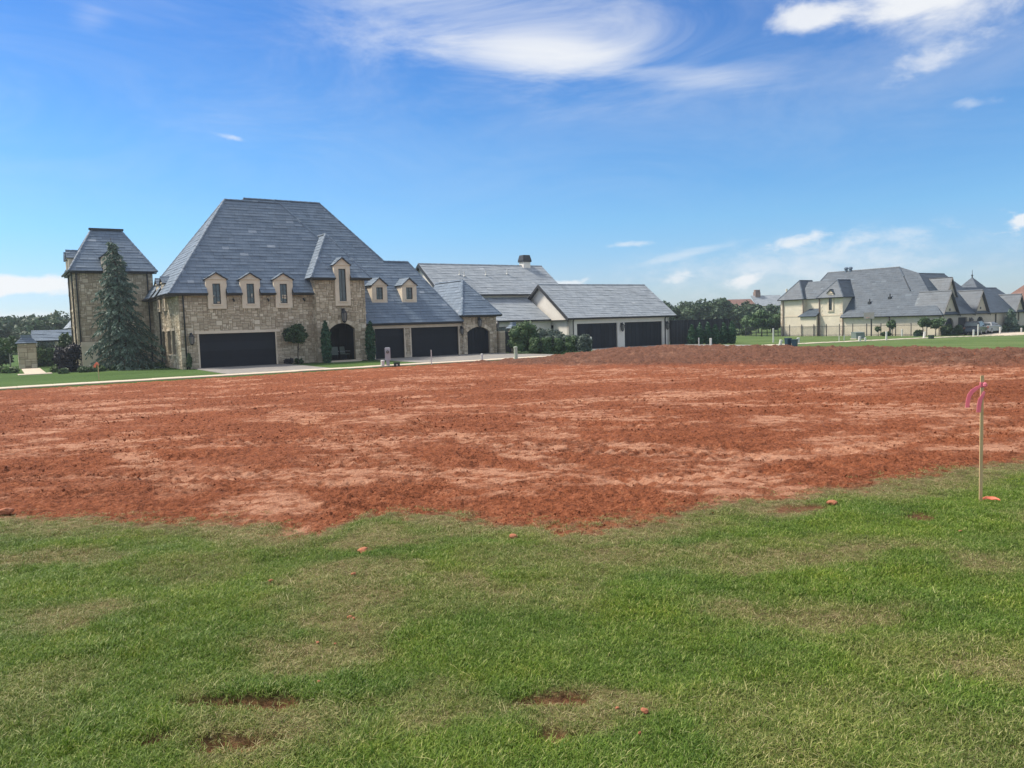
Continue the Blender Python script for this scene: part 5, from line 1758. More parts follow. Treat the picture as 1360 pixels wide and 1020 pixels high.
def shrub(name, label, loc, w, d, h, mat, seed, n=1600, leaf=0.09, group=None, boxy=False, core=0.8, cat='shrub', rz=0.0, z0=0.0):
    r = random.Random(seed)
    T = thing(name, label, cat, loc, rz, group)
    cs, rs = [], []
    if boxy:
        nx = max(1, round(w/(h*0.45)))
        for i in range(nx):
            for k in range(3):
                cs.append(((i+0.5)/nx*w-w/2, r.uniform(-0.04, 0.04), z0+h*(0.22+0.28*k)))
                rs.append((w/nx*0.62, d*0.5, h*0.22))
    else:
        for i in range(16):
            an = r.uniform(0, 6.283); z = r.uniform(0.12, 0.88)
            q = 0.5*math.sqrt(max(0, 1-(2*z-1)**2))+0.12
            br = min(w, h)*r.uniform(0.16, 0.26)
            cs.append((q*(w*0.5)*math.cos(an), q*(d*0.5)*math.sin(an), z0+h*z)); rs.append((br, br, br))
        cs.append((0, 0, z0+h*0.48)); rs.append((w*0.42, d*0.42, h*0.44))
    obj('crown', leaf_mesh('crown', cs, rs, n, leaf, seed, 0.35, core=core), mat, T)
    m = MB()
    for i in range(4):
        an = i*1.6+r.random()
        m.path([(0.04*math.cos(an), 0.04*math.sin(an), 0), (w*0.1*math.cos(an), d*0.1*math.sin(an), max(z0, h*0.3)+h*0.15), (w*0.2*math.cos(an), d*0.2*math.sin(an), z0+h*0.6)], [0.03, 0.022, 0.01], 5)
    m.build('stem', MT['bark'], T)
    return T

def column(name, label, loc, w, h, mat, seed, n=1500, leaf=0.08, group=None, tip=0.3):
    r = random.Random(seed)
    T = thing(name, label, 'conifer', loc, r.uniform(0, 6), group)
    cs, rs = [], []
    k = 9
    for i in range(k):
        t = (i+0.5)/k
        wr = w*0.5*(min(1.0, 0.75+t*1.2) if t < 0.25 else (1.0 if t < 1-tip else 1-0.75*((t-(1-tip))/tip)**1.3))
        cs.append((r.uniform(-0.05, 0.05)*w, r.uniform(-0.05, 0.05)*w, h*(0.03+0.92*t))); rs.append((wr, wr, h/k*0.95))
    obj('crown', leaf_mesh('crown', cs, rs, n, leaf, seed, 0.3, core=0.82, aspect=2.2), mat, T)
    m = MB(); m.tube((0, 0, -0.05), (0, 0, h*0.6), 0.05, 0.02, 6); m.build('trunk', MT['bark'], T)
    return T

def cedar():
    r = random.Random(21)
    g = np.random.default_rng(21)
    T = thing('cedar_tree', 'tall drooping blue-green cedar in front of the stone tower', 'tree', lot(-2.75, 5.4), TH)
    h = 8.95
    lean = lambda t: Vector((-0.35*t*t+0.05*math.sin(t*9), 0.05*math.sin(t*7), h*t))
    m = MB()
    ts = [i/10 for i in range(11)]
    m.path([lean(t) for t in ts], [0.20*(1-t)**0.8+0.012 for t in ts], 8)
    P0, D0, S0, V0 = [], [], [], []
    nb = 170
    for i in range(nb):
        t = 0.05+0.93*(i/nb)**0.9
        an = i*2.39996+r.uniform(-0.4, 0.4)
        L = (2.7*(1-t)**0.85+0.12)*r.uniform(0.5, 1.12)
        if math.cos(an) > 0.3 and 0.08 < t < 0.45: L *= 1.15
        rise = 0.22*L if t > 0.5 else 0.10*L
        droop = (0.50 if t < 0.5 else 0.38)*L*r.uniform(0.7, 1.3)
        b0 = lean(t)
        dr = Vector((math.cos(an), math.sin(an), 0))
        pt = lambda s: b0+dr*(L*s)+Vector((0, 0, rise*s-droop*s*s*1.1))
        m.path([pt(0), pt(0.35), pt(0.7), pt(1.0)], [0.035*(1-t)+0.012, 0.022*(1-t)+0.008, 0.01, 0.004], 4)
        ns = int((30+135*L/2.5)*(0.55 if t > 0.72 else 1.0))
        sg = r.gauss(0, 0.16)
        for j in range(ns):
            s = r.random()**0.65
            p = pt(s)
            side = Vector((-dr.y, dr.x, 0))*r.choice((-1, 1))
            w = L*0.30*(1-0.55*s)*r.random()
            q = p+side*w+Vector((0, 0, -w*0.45-r.random()*0.10))
            d = (side*r.uniform(0.2, 0.9)+dr*r.uniform(0.1, 0.7)+Vector((0, 0, -r.uniform(0.25, 1.0)))).normalized()
            P0.append(q); D0.append(d); S0.append(r.uniform(0.14, 0.32)); V0.append(min(1, max(0, 0.48+sg+r.gauss(0, 0.2))))
    m.build('trunk', MT['bark'], T, smooth=True)
    P = np.array(P0); D = np.array(D0); S = np.array(S0)
    n = len(P)
    W = np.cross(D, g.normal(size=(n, 3))); W /= np.linalg.norm(W, axis=1)[:, None]
    V = np.stack([P-W*(S*0.05)[:, None], P+D*(S*0.5)[:, None]-W*(S*0.16)[:, None], P+D*S[:, None], P+D*(S*0.5)[:, None]+W*(S*0.16)[:, None]], 1).reshape(-1, 3)
    F = np.arange(4*n).reshape(n, 4)
    obj('crown', np_mesh('crown', V, F, np.array(V0)), MT['needle_blue'], T)
cedar()

def bed(name, label, pts, w, h, n, leaf, mat, seed):
    """low ground cover along a line"""
    r = random.Random(seed)
    cs, rs = [], []
    for (x0, y0), (x1, y1) in zip(pts, pts[1:]):
        L = math.hypot(x1-x0, y1-y0)
        for i in range(max(2, int(L/0.35))):
            t = r.random()
            a, b = x0+(x1-x0)*t, y0+(y1-y0)*t+r.uniform(-w/2, w/2)
            p = lot(a, b)
            cs.append((p[0], p[1], p[2]+h*0.35)); q = r.uniform(0.7, 1.2)
            rs.append((0.35*q, 0.35*q, h*0.55*q))
    o = obj(name, leaf_mesh(name, cs, rs, n, leaf, seed, 0.5, core=0.7), mat, None, 'stuff')
    tag(o, label, 'ground cover')
bed('ground_cover', 'low green ground cover under the cedar and plum shrub', [(-6.6, 4.3), (-0.6, 5.2)], 1.2, 0.42, 5200, 0.10, MT['leaf_mid'], 31)
bed('ground_cover', 'low light green planting before the stone gate pillar', [(-13.5, 11.0), (-9.0, 9.4)], 1.2, 0.45, 3600, 0.10, MT['leaf_light'], 32)
bed('ground_cover', 'bright green planting beside the pale garden path', [(-7.0, 6.6), (-6.2, 6.2)], 0.8, 0.45, 1200, 0.10, MT['leaf_light'], 33)
bed('ground_cover', 'low green edging at the foot of the clipped hedge', [(23.6, -3.0), (27.2, -7.3)], 0.7, 0.28, 2200, 0.08, MT['leaf_mid'], 34)

shrub('plum_shrub', 'dark plum-leaved shrub at the left corner of the tower', lot(-6.05, 6.0), 1.7, 1.5, 1.9, MT['leaf_purple'], 41, 2200, 0.11)
column('cypress', 'narrow dark green cypress left of the arched porch', lot(9.25, -1.25), 0.62, 2.95, MT['leaf_cypress'], 42, 2200, 0.09, 'cypresses by the porch')
column('cypress', 'narrow dark green cypress right of the arched porch', lot(12.55, -1.35), 0.66, 2.85, MT['leaf_cypress'], 43, 2200, 0.09, 'cypresses by the porch')
# small standard tree against the front wall
tree('holly_tree', 'small dark round-headed holly tree against the stone front wall', lot(7.35, -0.85), 3.0, 0.98, MT['leaf_dark'], 44, 0.50, 16, 2600, 0.10, rt=0.035)
for i, (a, b, w, h, lb) in enumerate([(6.75, -0.6, 0.8, 0.42, 'low dark shrub beside the double garage door'), (7.5, -0.55, 0.8, 0.38, 'low dark shrub under the small holly tree')]):
    shrub('low_shrub', lb, lot(a, b), w, 0.55, h, MT['leaf_purple'] if i == 0 else MT['leaf_dark'], 45+i, 600, 0.07)
shrub('climber', 'small green climber at the corner by the downpipe', lot(0.35, -0.30), 0.42, 0.3, 1.2, MT['leaf_dark'], 48, 500, 0.07)
# clipped shrubs between the two houses
shrub('bay_shrub', 'tall round glossy green shrub beside the dark gate', lot(24.9, -2.9), 2.3, 2.0, 2.75, MT['leaf_mid'], 50, 3800, 0.11)
for i in range(5):
    a, b = 24.85+0.70*i, -4.6-0.62*i
    if i < 4:
        shrub('clipped_shrub', ['leftmost clipped dark green shrub of the row by the round bush', 'second clipped dark green shrub from the round bush', 'middle clipped dark green shrub of the row', 'fourth clipped dark green shrub, next to the grey-leaved one'][i], lot(a, b), 0.98, 0.9, 1.28+0.08*(i % 2), MT['leaf_mid'], 51+i, 2200, 0.06, 'clipped shrubs in a row')
    else:
        shrub('silver_shrub', 'grey-green leafy shrub at the right end of the clipped row', lot(a, b), 1.5, 1.2, 1.45, MT['leaf_grey'], 55, 2600, 0.09)
shrub('silver_bush', 'loose grey-green bush in front of the white gable', lot(28.8, -1.2), 2.4, 1.6, 2.1, MT['leaf_grey'], 56, 3000, 0.11)
shrub('hedge', 'long flat-topped brownish hedge behind the clipped shrubs', lot(27.6, -4.4), 4.2, 0.9, 1.45, MT['leaf_grey'], 57, 3800, 0.08, None, True, 0.85, 'hedge', TH-0.55)

# ------------------------------------------------------------------ gate between the houses
def gate_pillar(name, label, loc, w, h, seed, capped=True, cap_h=0.35):
    T = thing(name, label, 'pillar', loc, TH)
    mw, ms = MB(), MB()
    hw = w/2
    for O, S, N in (((-hw,-hw,0),UX,NV), ((-hw,hw,0),(0,-1,0),NU), ((hw,-hw,0),(0,1,0),UX), ((hw,hw,0),(-1,0,0),VX)):
        wall(mw, O, S, N, w, h, [], 0.05, ms, seed, (0.2, 0.17))
    mw.build('shaft', MT['mortar'], T)
    ms.build('stone_facing', MT['stone'], T, 'stuff')
    if capped:
        md, mt = MB(), MB()
        e = hw+0.16
        ap = (0, 0, h+cap_h)
        cs = [(-e,-e,h),(e,-e,h),(e,e,h),(-e,e,h)]
        for i in range(4):
            a, b = cs[i], cs[(i+1) % 4]
            k = 0.45
            roof_plane(md, mt, [a, b, (b[0]*k, b[1]*k, h+cap_h), (a[0]*k, a[1]*k, h+cap_h)], 0.2, 0.3, 0.02, seed+i, 0.04)
        md.poly([(c[0]*0.45, c[1]*0.45, h+cap_h) for c in cs])
        md.build('cap', MT['roofdeck'], T)
        mt.build('slate_tiles', MT['slate'], T, 'stuff')
        m = MB(); m.box(-hw*0.62, hw*0.62, -hw*0.62, hw*0.62, h+cap_h+0.002, h+cap_h+0.22); m.build('cap_block', MT['slate'], T)
    return T
gate_pillar('gate_pillar', 'stone pillar joined to the end of the stone house by the gate', lot(24.65, -0.05), 0.5, 1.85, 61, False)
gate_pillar('gate_pillar', 'slate-capped stone pillar half behind the round glossy shrub', lot(26.1, 0.25), 0.6, 2.05, 62, True, 0.3)
def gate():
    T = thing('garden_gate', 'dark timber gate between the stone pillars', 'gate', lot(24.95, 0.1), TH)
    for i in range(5):
        m = MB(); m.box(0.01+i*0.16, 0.155+i*0.16, 0, 0.05, 0.05, 1.75); m.build('board', MT['fence'], T)
    for z in (0.35, 1.45):
        m = MB(); m.box(0.0, 0.82, 0.052, 0.10, z, z+0.12); m.build('rail', MT['fence'], T)
gate()
def yard_lamp():
    T = thing('yard_lamp', 'dark lantern on a post behind the gate', 'lamp', lot(25.2, 1.3), TH)
    m = MB(); m.lathe([(0.10, 0), (0.08, 0.12), (0.04, 0.2), (0.035, 2.0), (0.07, 2.05)], 10); m.build('post', MT['dark_metal'], T)
    m = MB(); m.lathe([(0.13, 2.06), (0.19, 2.42)], 6); m.build('lantern_glass', MT['lampglass'], T)
    m = MB(); m.lathe([(0.24, 2.421), (0.20, 2.5), (0.05, 2.66), (0.02, 2.75)], 6); m.build('lantern_cap', MT['dark_metal'], T)
yard_lamp()

# ------------------------------------------------------------------ far left garden
gate_pillar('gate_pillar', 'broad stone gate pillar with slate cap at the far left', lot(-8.1, 17.3), 1.15, 1.95, 63, True, 0.42)
def shelter():
    T = thing('garden_shelter', 'slate-roofed timber shelter between the gate pillar and the tower', 'shelter', lot(-6.1, 21.0), TH)
    md, mt = MB(), MB()
    for pts in ([(-1.7,-1.3,2.1),(2.2,-1.3,2.1),(2.0,0.2,2.95),(-1.5,0.2,2.95)], [(-1.7,1.7,2.1),(2.2,1.7,2.1),(2.0,0.2,2.95),(-1.5,0.2,2.95)]):
        roof_plane(md, mt, pts, 0.25, 0.4, seed=71)
    md.build('roof', MT['roofdeck'], T); mt.build('slate_tiles', MT['slate'], T, 'stuff')
    for x in (-1.3, 0.25, 1.8):
        for y in (-1.05, 1.45):
            m = MB(); m.box(x-0.09, x+0.09, y-0.09, y+0.09, 0, 2.15); m.build('post', MT['stucco'], T)
    for i in range(7):
        m = MB(); m.box(0.35+i*0.2, 0.40+i*0.2, -1.02, -0.98, 0.3, 2.0); m.build('slat', MT['palebark'], T)
shelter()
tree('pale_tree', 'thin young tree with pale trunk left of the gate pillar', lot(-9.25, 20.2), 2.6, 0.9, MT['leaf_mid'], 72, 0.42, 10, 500, 0.13, bark='palebark', rt=0.05)
for i, (a, b, w, h, lb) in enumerate([(-13.0, 21.5, 3.0, 2.2, 'leafy shrub at the left edge behind the pale trunk'), (-10.2, 23.0, 2.6, 2.0, 'dark shrub between the pale trunk and the gate pillar'), (-7.0, 19.6, 1.8, 1.7, 'dark green shrub just right of the gate pillar'), (-5.3, 17.2, 1.5, 2.7, 'upright dark shrub against the left side of the tower'), (-15.5, 17.0, 2.6, 1.7, 'rounded shrub cut by the left edge of the view')]):
    shrub('garden_shrub', lb, lot(a, b), w, w*0.8, h, MT['leaf_mid'] if i % 2 == 0 else MT['leaf_dark'], 73+i, 2600, 0.14)

# ------------------------------------------------------------------ background trees
def bg_tree(i, x, y, top, label, mat='leaf_far', group=None, trunk=0.16, rad=None):
    z = gz(x, y)
    h = top-z
    tree('shade_tree', label, (x, y, z), h, rad or h*0.52, MT[mat], 200+i, trunk, 24, 3200, 0.34*max(1.0, y/150.0), group)
RT = [(884,402,150),(901,405,152),(916,401,156),(931,399,150),(946,403,158),(957,397,148),(972,409,155),(993,401,146),(1009,407,150),(1027,404,152),(1046,405,158)]
names = ['nearest to the white house roof', 'second from the white house roof', 'third from the white house roof', 'fourth from the white house roof', 'fifth, left of the tallest one', 'the tallest of the row', 'right of the tallest, before the red roof', 'before the pale distant roof', 'second left of the cream house', 'close to the cream house corner', 'half hidden by the cream house']
for i, (px, py, Y) in enumerate(RT):
    X = (px-680)/1020.0*Y*0.9985
    top = 1.7+((429-0.03*(px-680))-py)/1020.0*Y
    bg_tree(i, X, Y, top, 'dark green tree in the far row, '+names[i], group='far row of trees right')
LT = [(-62,421,125),(-38,424,118),(-14,423,122),(4,424,112),(18,420,118),(34,421,124),(50,425,110),(58,419,120),(72,420,114),(88,416,118),(108,420,122)]
ln = ['out past the left edge', 'beyond the left edge', 'cut by the left edge', 'leftmost wholly in view', 'second in view from the left edge', 'behind the gate pillar', 'behind the gap right of the pillar', 'with a pointed top above the shelter', 'left of the tower over the shelter roof', 'touching the tower edge', 'hidden by the tower']
for i, (px, py, Y) in enumerate(LT):
    X = (px-680)/1020.0*Y
    top = 1.7+((429-0.03*(px-680))-py)/1020.0*Y
    bg_tree(20+i, X, Y, top, 'dark green tree of the left wood, '+ln[i], group='trees of the left wood', trunk=0.08, rad=(top+0.7)*0.62)
# smaller trees in front of the row
for i, (px, py, Y, lb) in enumerate([(1013,413,118,'young green tree with a dark trunk left of the cream house'), (1029,415,120,'young green tree touching the cream house corner'), (999,418,128,'small tree standing on the far lawn')]):
    X = (px-680)/1020.0*Y
    top = 1.7+((429-0.03*(px-680))-py)/1020.0*Y
    bg_tree(40+i, X, Y, top, lb, 'leaf_mid', trunk=0.28, rad=1.8)
# beyond the cream house
for i, (X, Y, top, lb) in enumerate([(118, 168, 3.4, 'far tree behind the roofs at the right edge'), (132, 175, 3.2, 'far tree past the right edge'), (105, 190, 3.2, 'far tree peeping over the right-hand roofs')]):
    bg_tree(50+i, X, Y, top, lb)
# bushes under the far row
for i, (px, Y, lb) in enumerate([(978, 132, 'low hedge bush under the far trees'), (990, 130, 'second low hedge bush under the far trees')]):
    X = (px-680)/1020.0*Y
    shrub('low_bush', lb, (X, Y, gz(X, Y)), 3.2, 1.4, 1.0, MT['leaf_dark'], 90+i, 900, 0.16)

# arborvitae before the charcoal fence
AL = ['leftmost narrow conifer against the charcoal fence', 'second narrow conifer from the left by the fence', 'third narrow conifer from the left by the fence', 'fourth narrow conifer from the left by the fence', 'fifth narrow conifer from the left by the fence', 'rightmost narrow conifer at the fence end']
for i in range(6):
    column('narrow_conifer', AL[i], lot(46.35+0.66*i, -0.75-0.42*i), 0.80, 1.95+0.12*((i*7) % 3), MT['leaf_cypress'], 301+i, 1400, 0.10, 'conifers along the fence', 0.55)

def charcoal_fence():
    T = thing('charcoal_fence', 'tall charcoal board fence running right from the white house', 'fence', lot(45.7, 1.9), TH)
    def run(O, S, L, n, h):
        O, S = Vector(O), Vector(S)
        N = Vector((S.y, -S.x, 0))
        m = MB()
        for i in range(n):
            a, b = L*i/n+0.004, L*(i+1)/n-0.004
            m.prism([O+S*a, O+S*b, O+S*b+Vector((0,0,h)), O+S*a+Vector((0,0,h))], N*(0.022 if i % 2 else 0.03), ((i*37) % 11)/11)
        m.build('boards', MT['fence'], T, 'stuff')
        for k in range(int(L/2.2)+1):
            p = O+S*min(L, 2.2*k)-N*0.06
            mm = MB(); mm.box(p.x-0.06, p.x+0.06, p.y-0.06, p.y+0.06, 0, h+0.06); mm.build('post', MT['fence'], T)
        mm = MB(); mm.prism([O+Vector((0,0,h)), O+S*L+Vector((0,0,h)), O+S*L+Vector((0,0,h+0.06)), O+Vector((0,0,h+0.06))], N*0.06); mm.build('top_rail', MT['fence'], T)
    run((0, -0.5, 0), (1, 0, 0), 2.3, 14, 2.35)
    k = math.radians(-26)
    run((2.3, -0.7, 0), (math.cos(k), math.sin(k), 0), 4.4, 26, 2.35)
    run((2.3+4.4*math.cos(k), -0.7+4.4*math.sin(k), 0), (0, 1, 0), 9.0, 50, 2.35)
charcoal_fence()

# ------------------------------------------------------------------ distant buildings
def far_hall():
    X, Y = 75.5, 236.0
    T = thing('distant_hall', 'distant building with red and pale roofs behind the far trees', 'building', (X, Y, -2.0), 0.12)
    m = MB(); m.box(-8, 9.0, 0, 8, 0, 7.0); m.box(-8+0.3, -1.0, -0.3, -0.001, 0, 6.5); m.build('wall', MT['cream'], T)
    md, mt = MB(), MB()
    roof_plane(md, mt, [(-8.5,-.5,6.6),(0,-.5,6.6),(0,4,8.9),(-8.5,4,8.9)], 0.5, 1, seed=1); md.build('roof', MT['roofdeck'], T); mt.build('red_tiles', MT['redtile'], T, 'stuff')
    md, mt = MB(), MB()
    roof_plane(md, mt, [(0,-.5,6.6),(9.5,-.5,6.6),(9.5,4,9.9),(0,4,9.9)], 0.5, 1, seed=2); md.build('roof', MT['roofdeck'], T); mt.build('grey_tiles', MT['slate_pale'], T, 'stuff')
    m = MB(); m.box(1.2, 2.8, 3.2, 5.0, 9.0, 11.0)
    for i in range(3): m.box(1.25+i*0.55, 1.65+i*0.55, 3.4, 4.6, 11.001, 11.7)
    m.build('chimney', MT['brick'], T)
    m = MB(); m.prism([(8.6,-.6,6.5),(10.6,-.6,6.5),(9.6,-.6,10.6)], (0,0.6,0)); m.box(9.4,9.8,-.5,-.1,10.5,11.6); m.build('gable', MT['cream'], T)
far_hall()
def far_left_house():
    T = thing('distant_house', 'pale-roofed house glimpsed behind the left edge of the tower', 'house', (-54.5, 96.0, -0.7), TH)
    m = MB(); m.box(0, 9, 0, 8, 0, 3.4); m.build('wall', MT['stucco'], T)
    md, mt = MB(), MB()
    roof_plane(md, mt, [(-.5,-.5,3.4),(9.5,-.5,3.4),(7,4,6.6),(2,4,6.6)], 0.35, 0.6, seed=3)
    roof_plane(md, mt, [(-.5,-.5,3.4),(2,4,6.6),(-.5,8.5,3.4)], 0.35, 0.6, seed=4)
    roof_plane(md, mt, [(9.5,-.5,3.4),(9.5,8.5,3.4),(7,4,6.6)], 0.35, 0.6, seed=4)
    roof_plane(md, mt, [(-.5,8.5,3.4),(2,4,6.6),(7,4,6.6),(9.5,8.5,3.4)], 0.35, 0.6, seed=4)
    md.build('roof', MT['roofdeck'], T); mt.build('slate_tiles', MT['slate_pale'], T, 'stuff')
far_left_house()
def red_house():
    T = thing('red_roofed_house', 'red-roofed house with cream chimney at the far right edge', 'house', (106.0, 151.0, -1.7), TH)
    m = MB(); m.box(0, 22, 0, 10, 0, 4.0); m.build('wall', MT['cream'], T)
    md, mt = MB(), MB()
    roof_plane(md, mt, [(-.5,-.5,3.9),(22.5,-.5,3.9),(20,5,8.6),(2.5,5,8.6)], 0.4, 0.7, seed=5)
    roof_plane(md, mt, [(-.5,-.5,3.9),(2.5,5,8.6),(-.5,10.5,3.9)], 0.4, 0.7, seed=6)
    roof_plane(md, mt, [(-.5,10.5,3.9),(2.5,5,8.6),(20,5,8.6),(22.5,10.5,3.9)], 0.4, 0.7, seed=6)
    md.build('roof', MT['roofdeck'], T); mt.build('red_tiles', MT['redtile'], T, 'stuff')
    m = MB(); m.box(0.5, 2.3, 1.0, 2.2, 4.0, 8.4); ch = m.build('chimney', MT['cream'], T)
    m = MB(); m.lathe([(0.28, 8.401), (0.24, 8.9), (0.3, 9.0), (0.1, 9.6)], 8, 1.4, 1.6); m.build('chimney_pot', MT['dark_metal'], ch)
red_house()
def cupola():
    T = thing('spired_pavilion', 'small pointed slate roof with finial behind the cream house gables', 'building', (81.5, 136.0, -1.7), TH)
    m = MB(); m.box(-2, 2, -2, 2, 0, 6.3); m.build('wall', MT['greystucco'], T)
    md, mt = MB(), MB()
    c = [(-2.3,-2.3,6.3),(2.3,-2.3,6.3),(2.3,2.3,6.3),(-2.3,2.3,6.3)]
    for i in range(4): roof_plane(md, mt, [c[i], c[(i+1) % 4], (0,0,9.0)], 0.4, 0.6, seed=7+i)
    md.build('roof', MT['roofdeck'], T); mt.build('slate_tiles', MT['slate_far'], T, 'stuff')
    m = MB(); m.lathe([(0.12,8.9),(0.1,9.2),(0.2,9.35),(0.05,9.5),(0.03,10.3)], 8); m.build('finial', MT['dark_metal'], T)
cupola()

# ------------------------------------------------------------------ around the cream house
def iron_fence():
    T = thing('iron_fence', 'thin dark iron fence along the cream house side', 'fence', (41.32, 117.61, -1.6), TH)
    vs = [6.0-2.05*i for i in range(15)]
    for v in vs:
        m = MB(); m.box(-0.84, -0.76, v-0.04, v+0.04, 0, 1.68); m.lathe([(0.05,1.681),(0.06,1.74),(0.01,1.82)], 6, -0.8, v); m.build('post', MT['dark_metal'], T)
    for z in (0.2, 1.45):
        m = MB(); m.box(-0.815, -0.785, vs[-1], vs[0], z, z+0.045); m.build('rail', MT['dark_metal'], T)
    m = MB()
    v = vs[-1]
    while v < vs[0]:
        m.box(-0.808, -0.792, v-0.008, v+0.008, 0.05, 1.55); v += 0.14
    m.build('pickets', MT['dark_metal'], T, 'stuff')
iron_fence()
def hoop():
    T = thing('basketball_hoop', 'basketball hoop on a dark pole before the cream wall', 'basketball hoop', (48.6, 103.6, gz(48.6, 103.6)), TH)
    m = MB(); m.path([(0,0,0),(0,0,2.2),(-0.1,0,2.55),(-0.5,0,2.75)], [0.09,0.08,0.07,0.06], 8); m.build('pole', MT['dark_metal'], T)
    m = MB(); m.box(-0.56,-0.52,-0.75,0.75,2.35,3.2); m.build('backboard', MT['lampglass'], T)
    m = MB()
    for i in range(12):
        a, b = 2*math.pi*i/12, 2*math.pi*(i+1)/12
        m.tube((-0.82+0.23*math.cos(a),0.23*math.sin(a),2.5), (-0.82+0.23*math.cos(b),0.23*math.sin(b),2.5), 0.015, n=4)
    m.build('rim', MT['orangeflag'], T)
hoop()
tree('young_tree', 'small round young tree before the cream garage wall', (50.3, 101.2, gz(50.3,101.2)), 2.1, 0.7, MT['leaf_mid'], 401, 0.38, 10, 700, 0.16, rt=0.04)
tree('young_tree', 'thin sapling left of the small round young tree', (49.2, 102.9, gz(49.2,102.9)), 1.5, 0.5, MT['leaf_mid'], 402, 0.3, 6, 160, 0.16, rt=0.03)
tree('crape_tree', 'left one of two multi-stemmed trees at the cream corner', (52.1, 97.1, gz(52.1,97.1)), 2.35, 0.85, MT['leaf_mid'], 403, 0.42, 10, 1000, 0.16, rt=0.05)
tree('crape_tree', 'right, larger one of two multi-stemmed trees at the cream corner', (53.4, 96.6, gz(53.4,96.6)), 2.4, 1.1, MT['leaf_mid'], 404, 0.40, 14, 1500, 0.16, rt=0.05)
for i, (x, y, w, h, lb) in enumerate([(55.2,97.4,1.6,1.45,'dark bush left of the parked cars'), (56.7,97.6,1.5,1.3,'dark bush just behind the parked dark car'), (52.0,97.9,1.6,0.8,'low bush under the multi-stemmed trees'), (49.8,102.0,1.6,0.6,'low bush at the foot of the cream wall')]):
    shrub('dark_bush', lb, (x, y, gz(x, y)), w, w*0.8, h, MT['leaf_dark'], 405+i, 900, 0.15)
shrub('front_hedge', 'long clipped dark hedge below the cream house windows', (66.2,104.6,-1.6), 5.0, 1.0, 0.95, MT['leaf_dark'], 410, 2600, 0.13, None, True, 0.85, 'hedge', TH)
shrub('front_hedge', 'clipped hedge at the right edge before the last gable', (71.8,107.8,-1.6), 4.4, 1.0, 0.8, MT['leaf_mid'], 411, 2200, 0.13, None, True, 0.85, 'hedge', TH)
column('spruce', 'conical dark spruce before the right-hand gable', (68.9,105.9,-1.6), 1.7, 3.1, MT['needle_blue'], 412, 2400, 0.2, None, 0.85)

def car(name, label, loc, rz, paint, L=4.7, W=1.86, Hh=1.72, van=True):
    T = thing(name, label, 'car', loc, rz)
    lo = [(-L/2,0.42),(-L/2+0.06,0.95),(-L/2+0.18,1.02),(L/2-1.25,1.05),(L/2-0.15,0.86),(L/2,0.62),(L/2-0.02,0.34)]
    def loft(prof, w0, w1, z_in):
        vs, fs = [], []
        n = len(prof)
        for sx in (-1, 1):
            for x, z in prof:
                w = w0 if z < z_in else w1
                vs.append((x, sx*w/2, z))
        fs.append(tuple(range(n))); fs.append(tuple(range(2*n-1, n-1, -1)))
        for i in range(n):
            j = (i+1) % n
            fs.append((i, n+i, n+j, j))
        return vs, fs
    m = MB()
    vs, fs = loft([(-L/2+0.1,0.28)]+lo, W, W*0.97, 0.9)
    m.add(vs, fs)
    m.build('body', paint, T)
    rear = -L/2+0.12 if van else -L/2+1.0
    cab = [(rear,1.03),(rear+0.28,Hh-0.04),(rear+0.6,Hh),(L/2-2.2,Hh),(L/2-1.32,1.05)]
    m = MB()
    n = len(cab)
    vs = []
    for sx in (-1, 1):
        for x, z in cab:
            w = W*0.95 if z < 1.2 else W*0.76
            vs.append((x, sx*w/2, z))
    fs = [tuple(range(n)), tuple(range(2*n-1, n-1, -1))]+[(i, n+i, n+(i+1) % n, (i+1) % n) for i in range(n)]
    m.add(vs, fs)
    m.build('cabin', paint, T)
    for sx in (-1, 1):
        for x0, x1 in ((rear+0.42, rear+1.25), (rear+1.33, rear+2.2), (rear+2.28, L/2-1.75)):
            if x1-x0 < 0.3: continue
            y0, y1 = sx*(W*0.475-0.02*1+0.012), sx*(W*0.40+0.012)
            m = MB()
            m.prism([(x0,y0-sx*0.01,1.12),(x1,y0-sx*0.01,1.12),(x1-0.05,y1,Hh-0.14),(x0+0.05,y1,Hh-0.14)], (0,sx*0.02,0))
            m.build('side_window', MT['glass'], T)
    m = MB(); m.prism([(rear+0.02,-W*0.38,1.12),(rear+0.02,W*0.38,1.12),(rear+0.20,W*0.33,Hh-0.16),(rear+0.20,-W*0.33,Hh-0.16)], (-0.03,0,0)); m.build('rear_window', MT['glass'], T)
    m = MB(); m.prism([(L/2-1.36,-W*0.40,1.12),(L/2-1.36,W*0.40,1.12),(L/2-2.12,W*0.34,Hh-0.08),(L/2-2.12,-W*0.34,Hh-0.08)], (0.05,0,0.04)); m.build('windscreen', MT['glass'], T)
    for sx in (-1, 1):
        for x in (-L/2+0.95, L/2-0.95):
            m = MB(); m.tube((x,sx*(W/2-0.22),0.34),(x,sx*(W/2+0.01),0.34),0.34,n=20); wh = m.build('wheel', MT['rubber'], T)
            m = MB(); m.tube((x,sx*(W/2+0.011),0.34),(x,sx*(W/2+0.03),0.34),0.21,0.17,n=14); m.build('rim', MT['greymetal'], wh)
        m = MB(); m.box(-L/2-0.02,-L/2+0.04,sx*W*0.42-0.12,sx*W*0.42+0.12,0.75,0.98); m.build('tail_light', MT['redtile'], T)
        m = MB(); m.box(L/2-0.2,L/2-0.02,sx*W*0.38-0.16,sx*W*0.38+0.16,0.62,0.78); m.build('headlight', MT['lampglass'], T)
        m = MB(); m.box(L/2-1.7,L/2-1.5,sx*(W/2+0.08)-0.09,sx*(W/2+0.08)+0.09,1.08,1.22); m.build('wing_mirror', paint, T)
car('parked_car', 'dark sport utility car parked by the cream house garage', (59.6,98.6,-1.54), TH+0.25, MT['carpaint'])
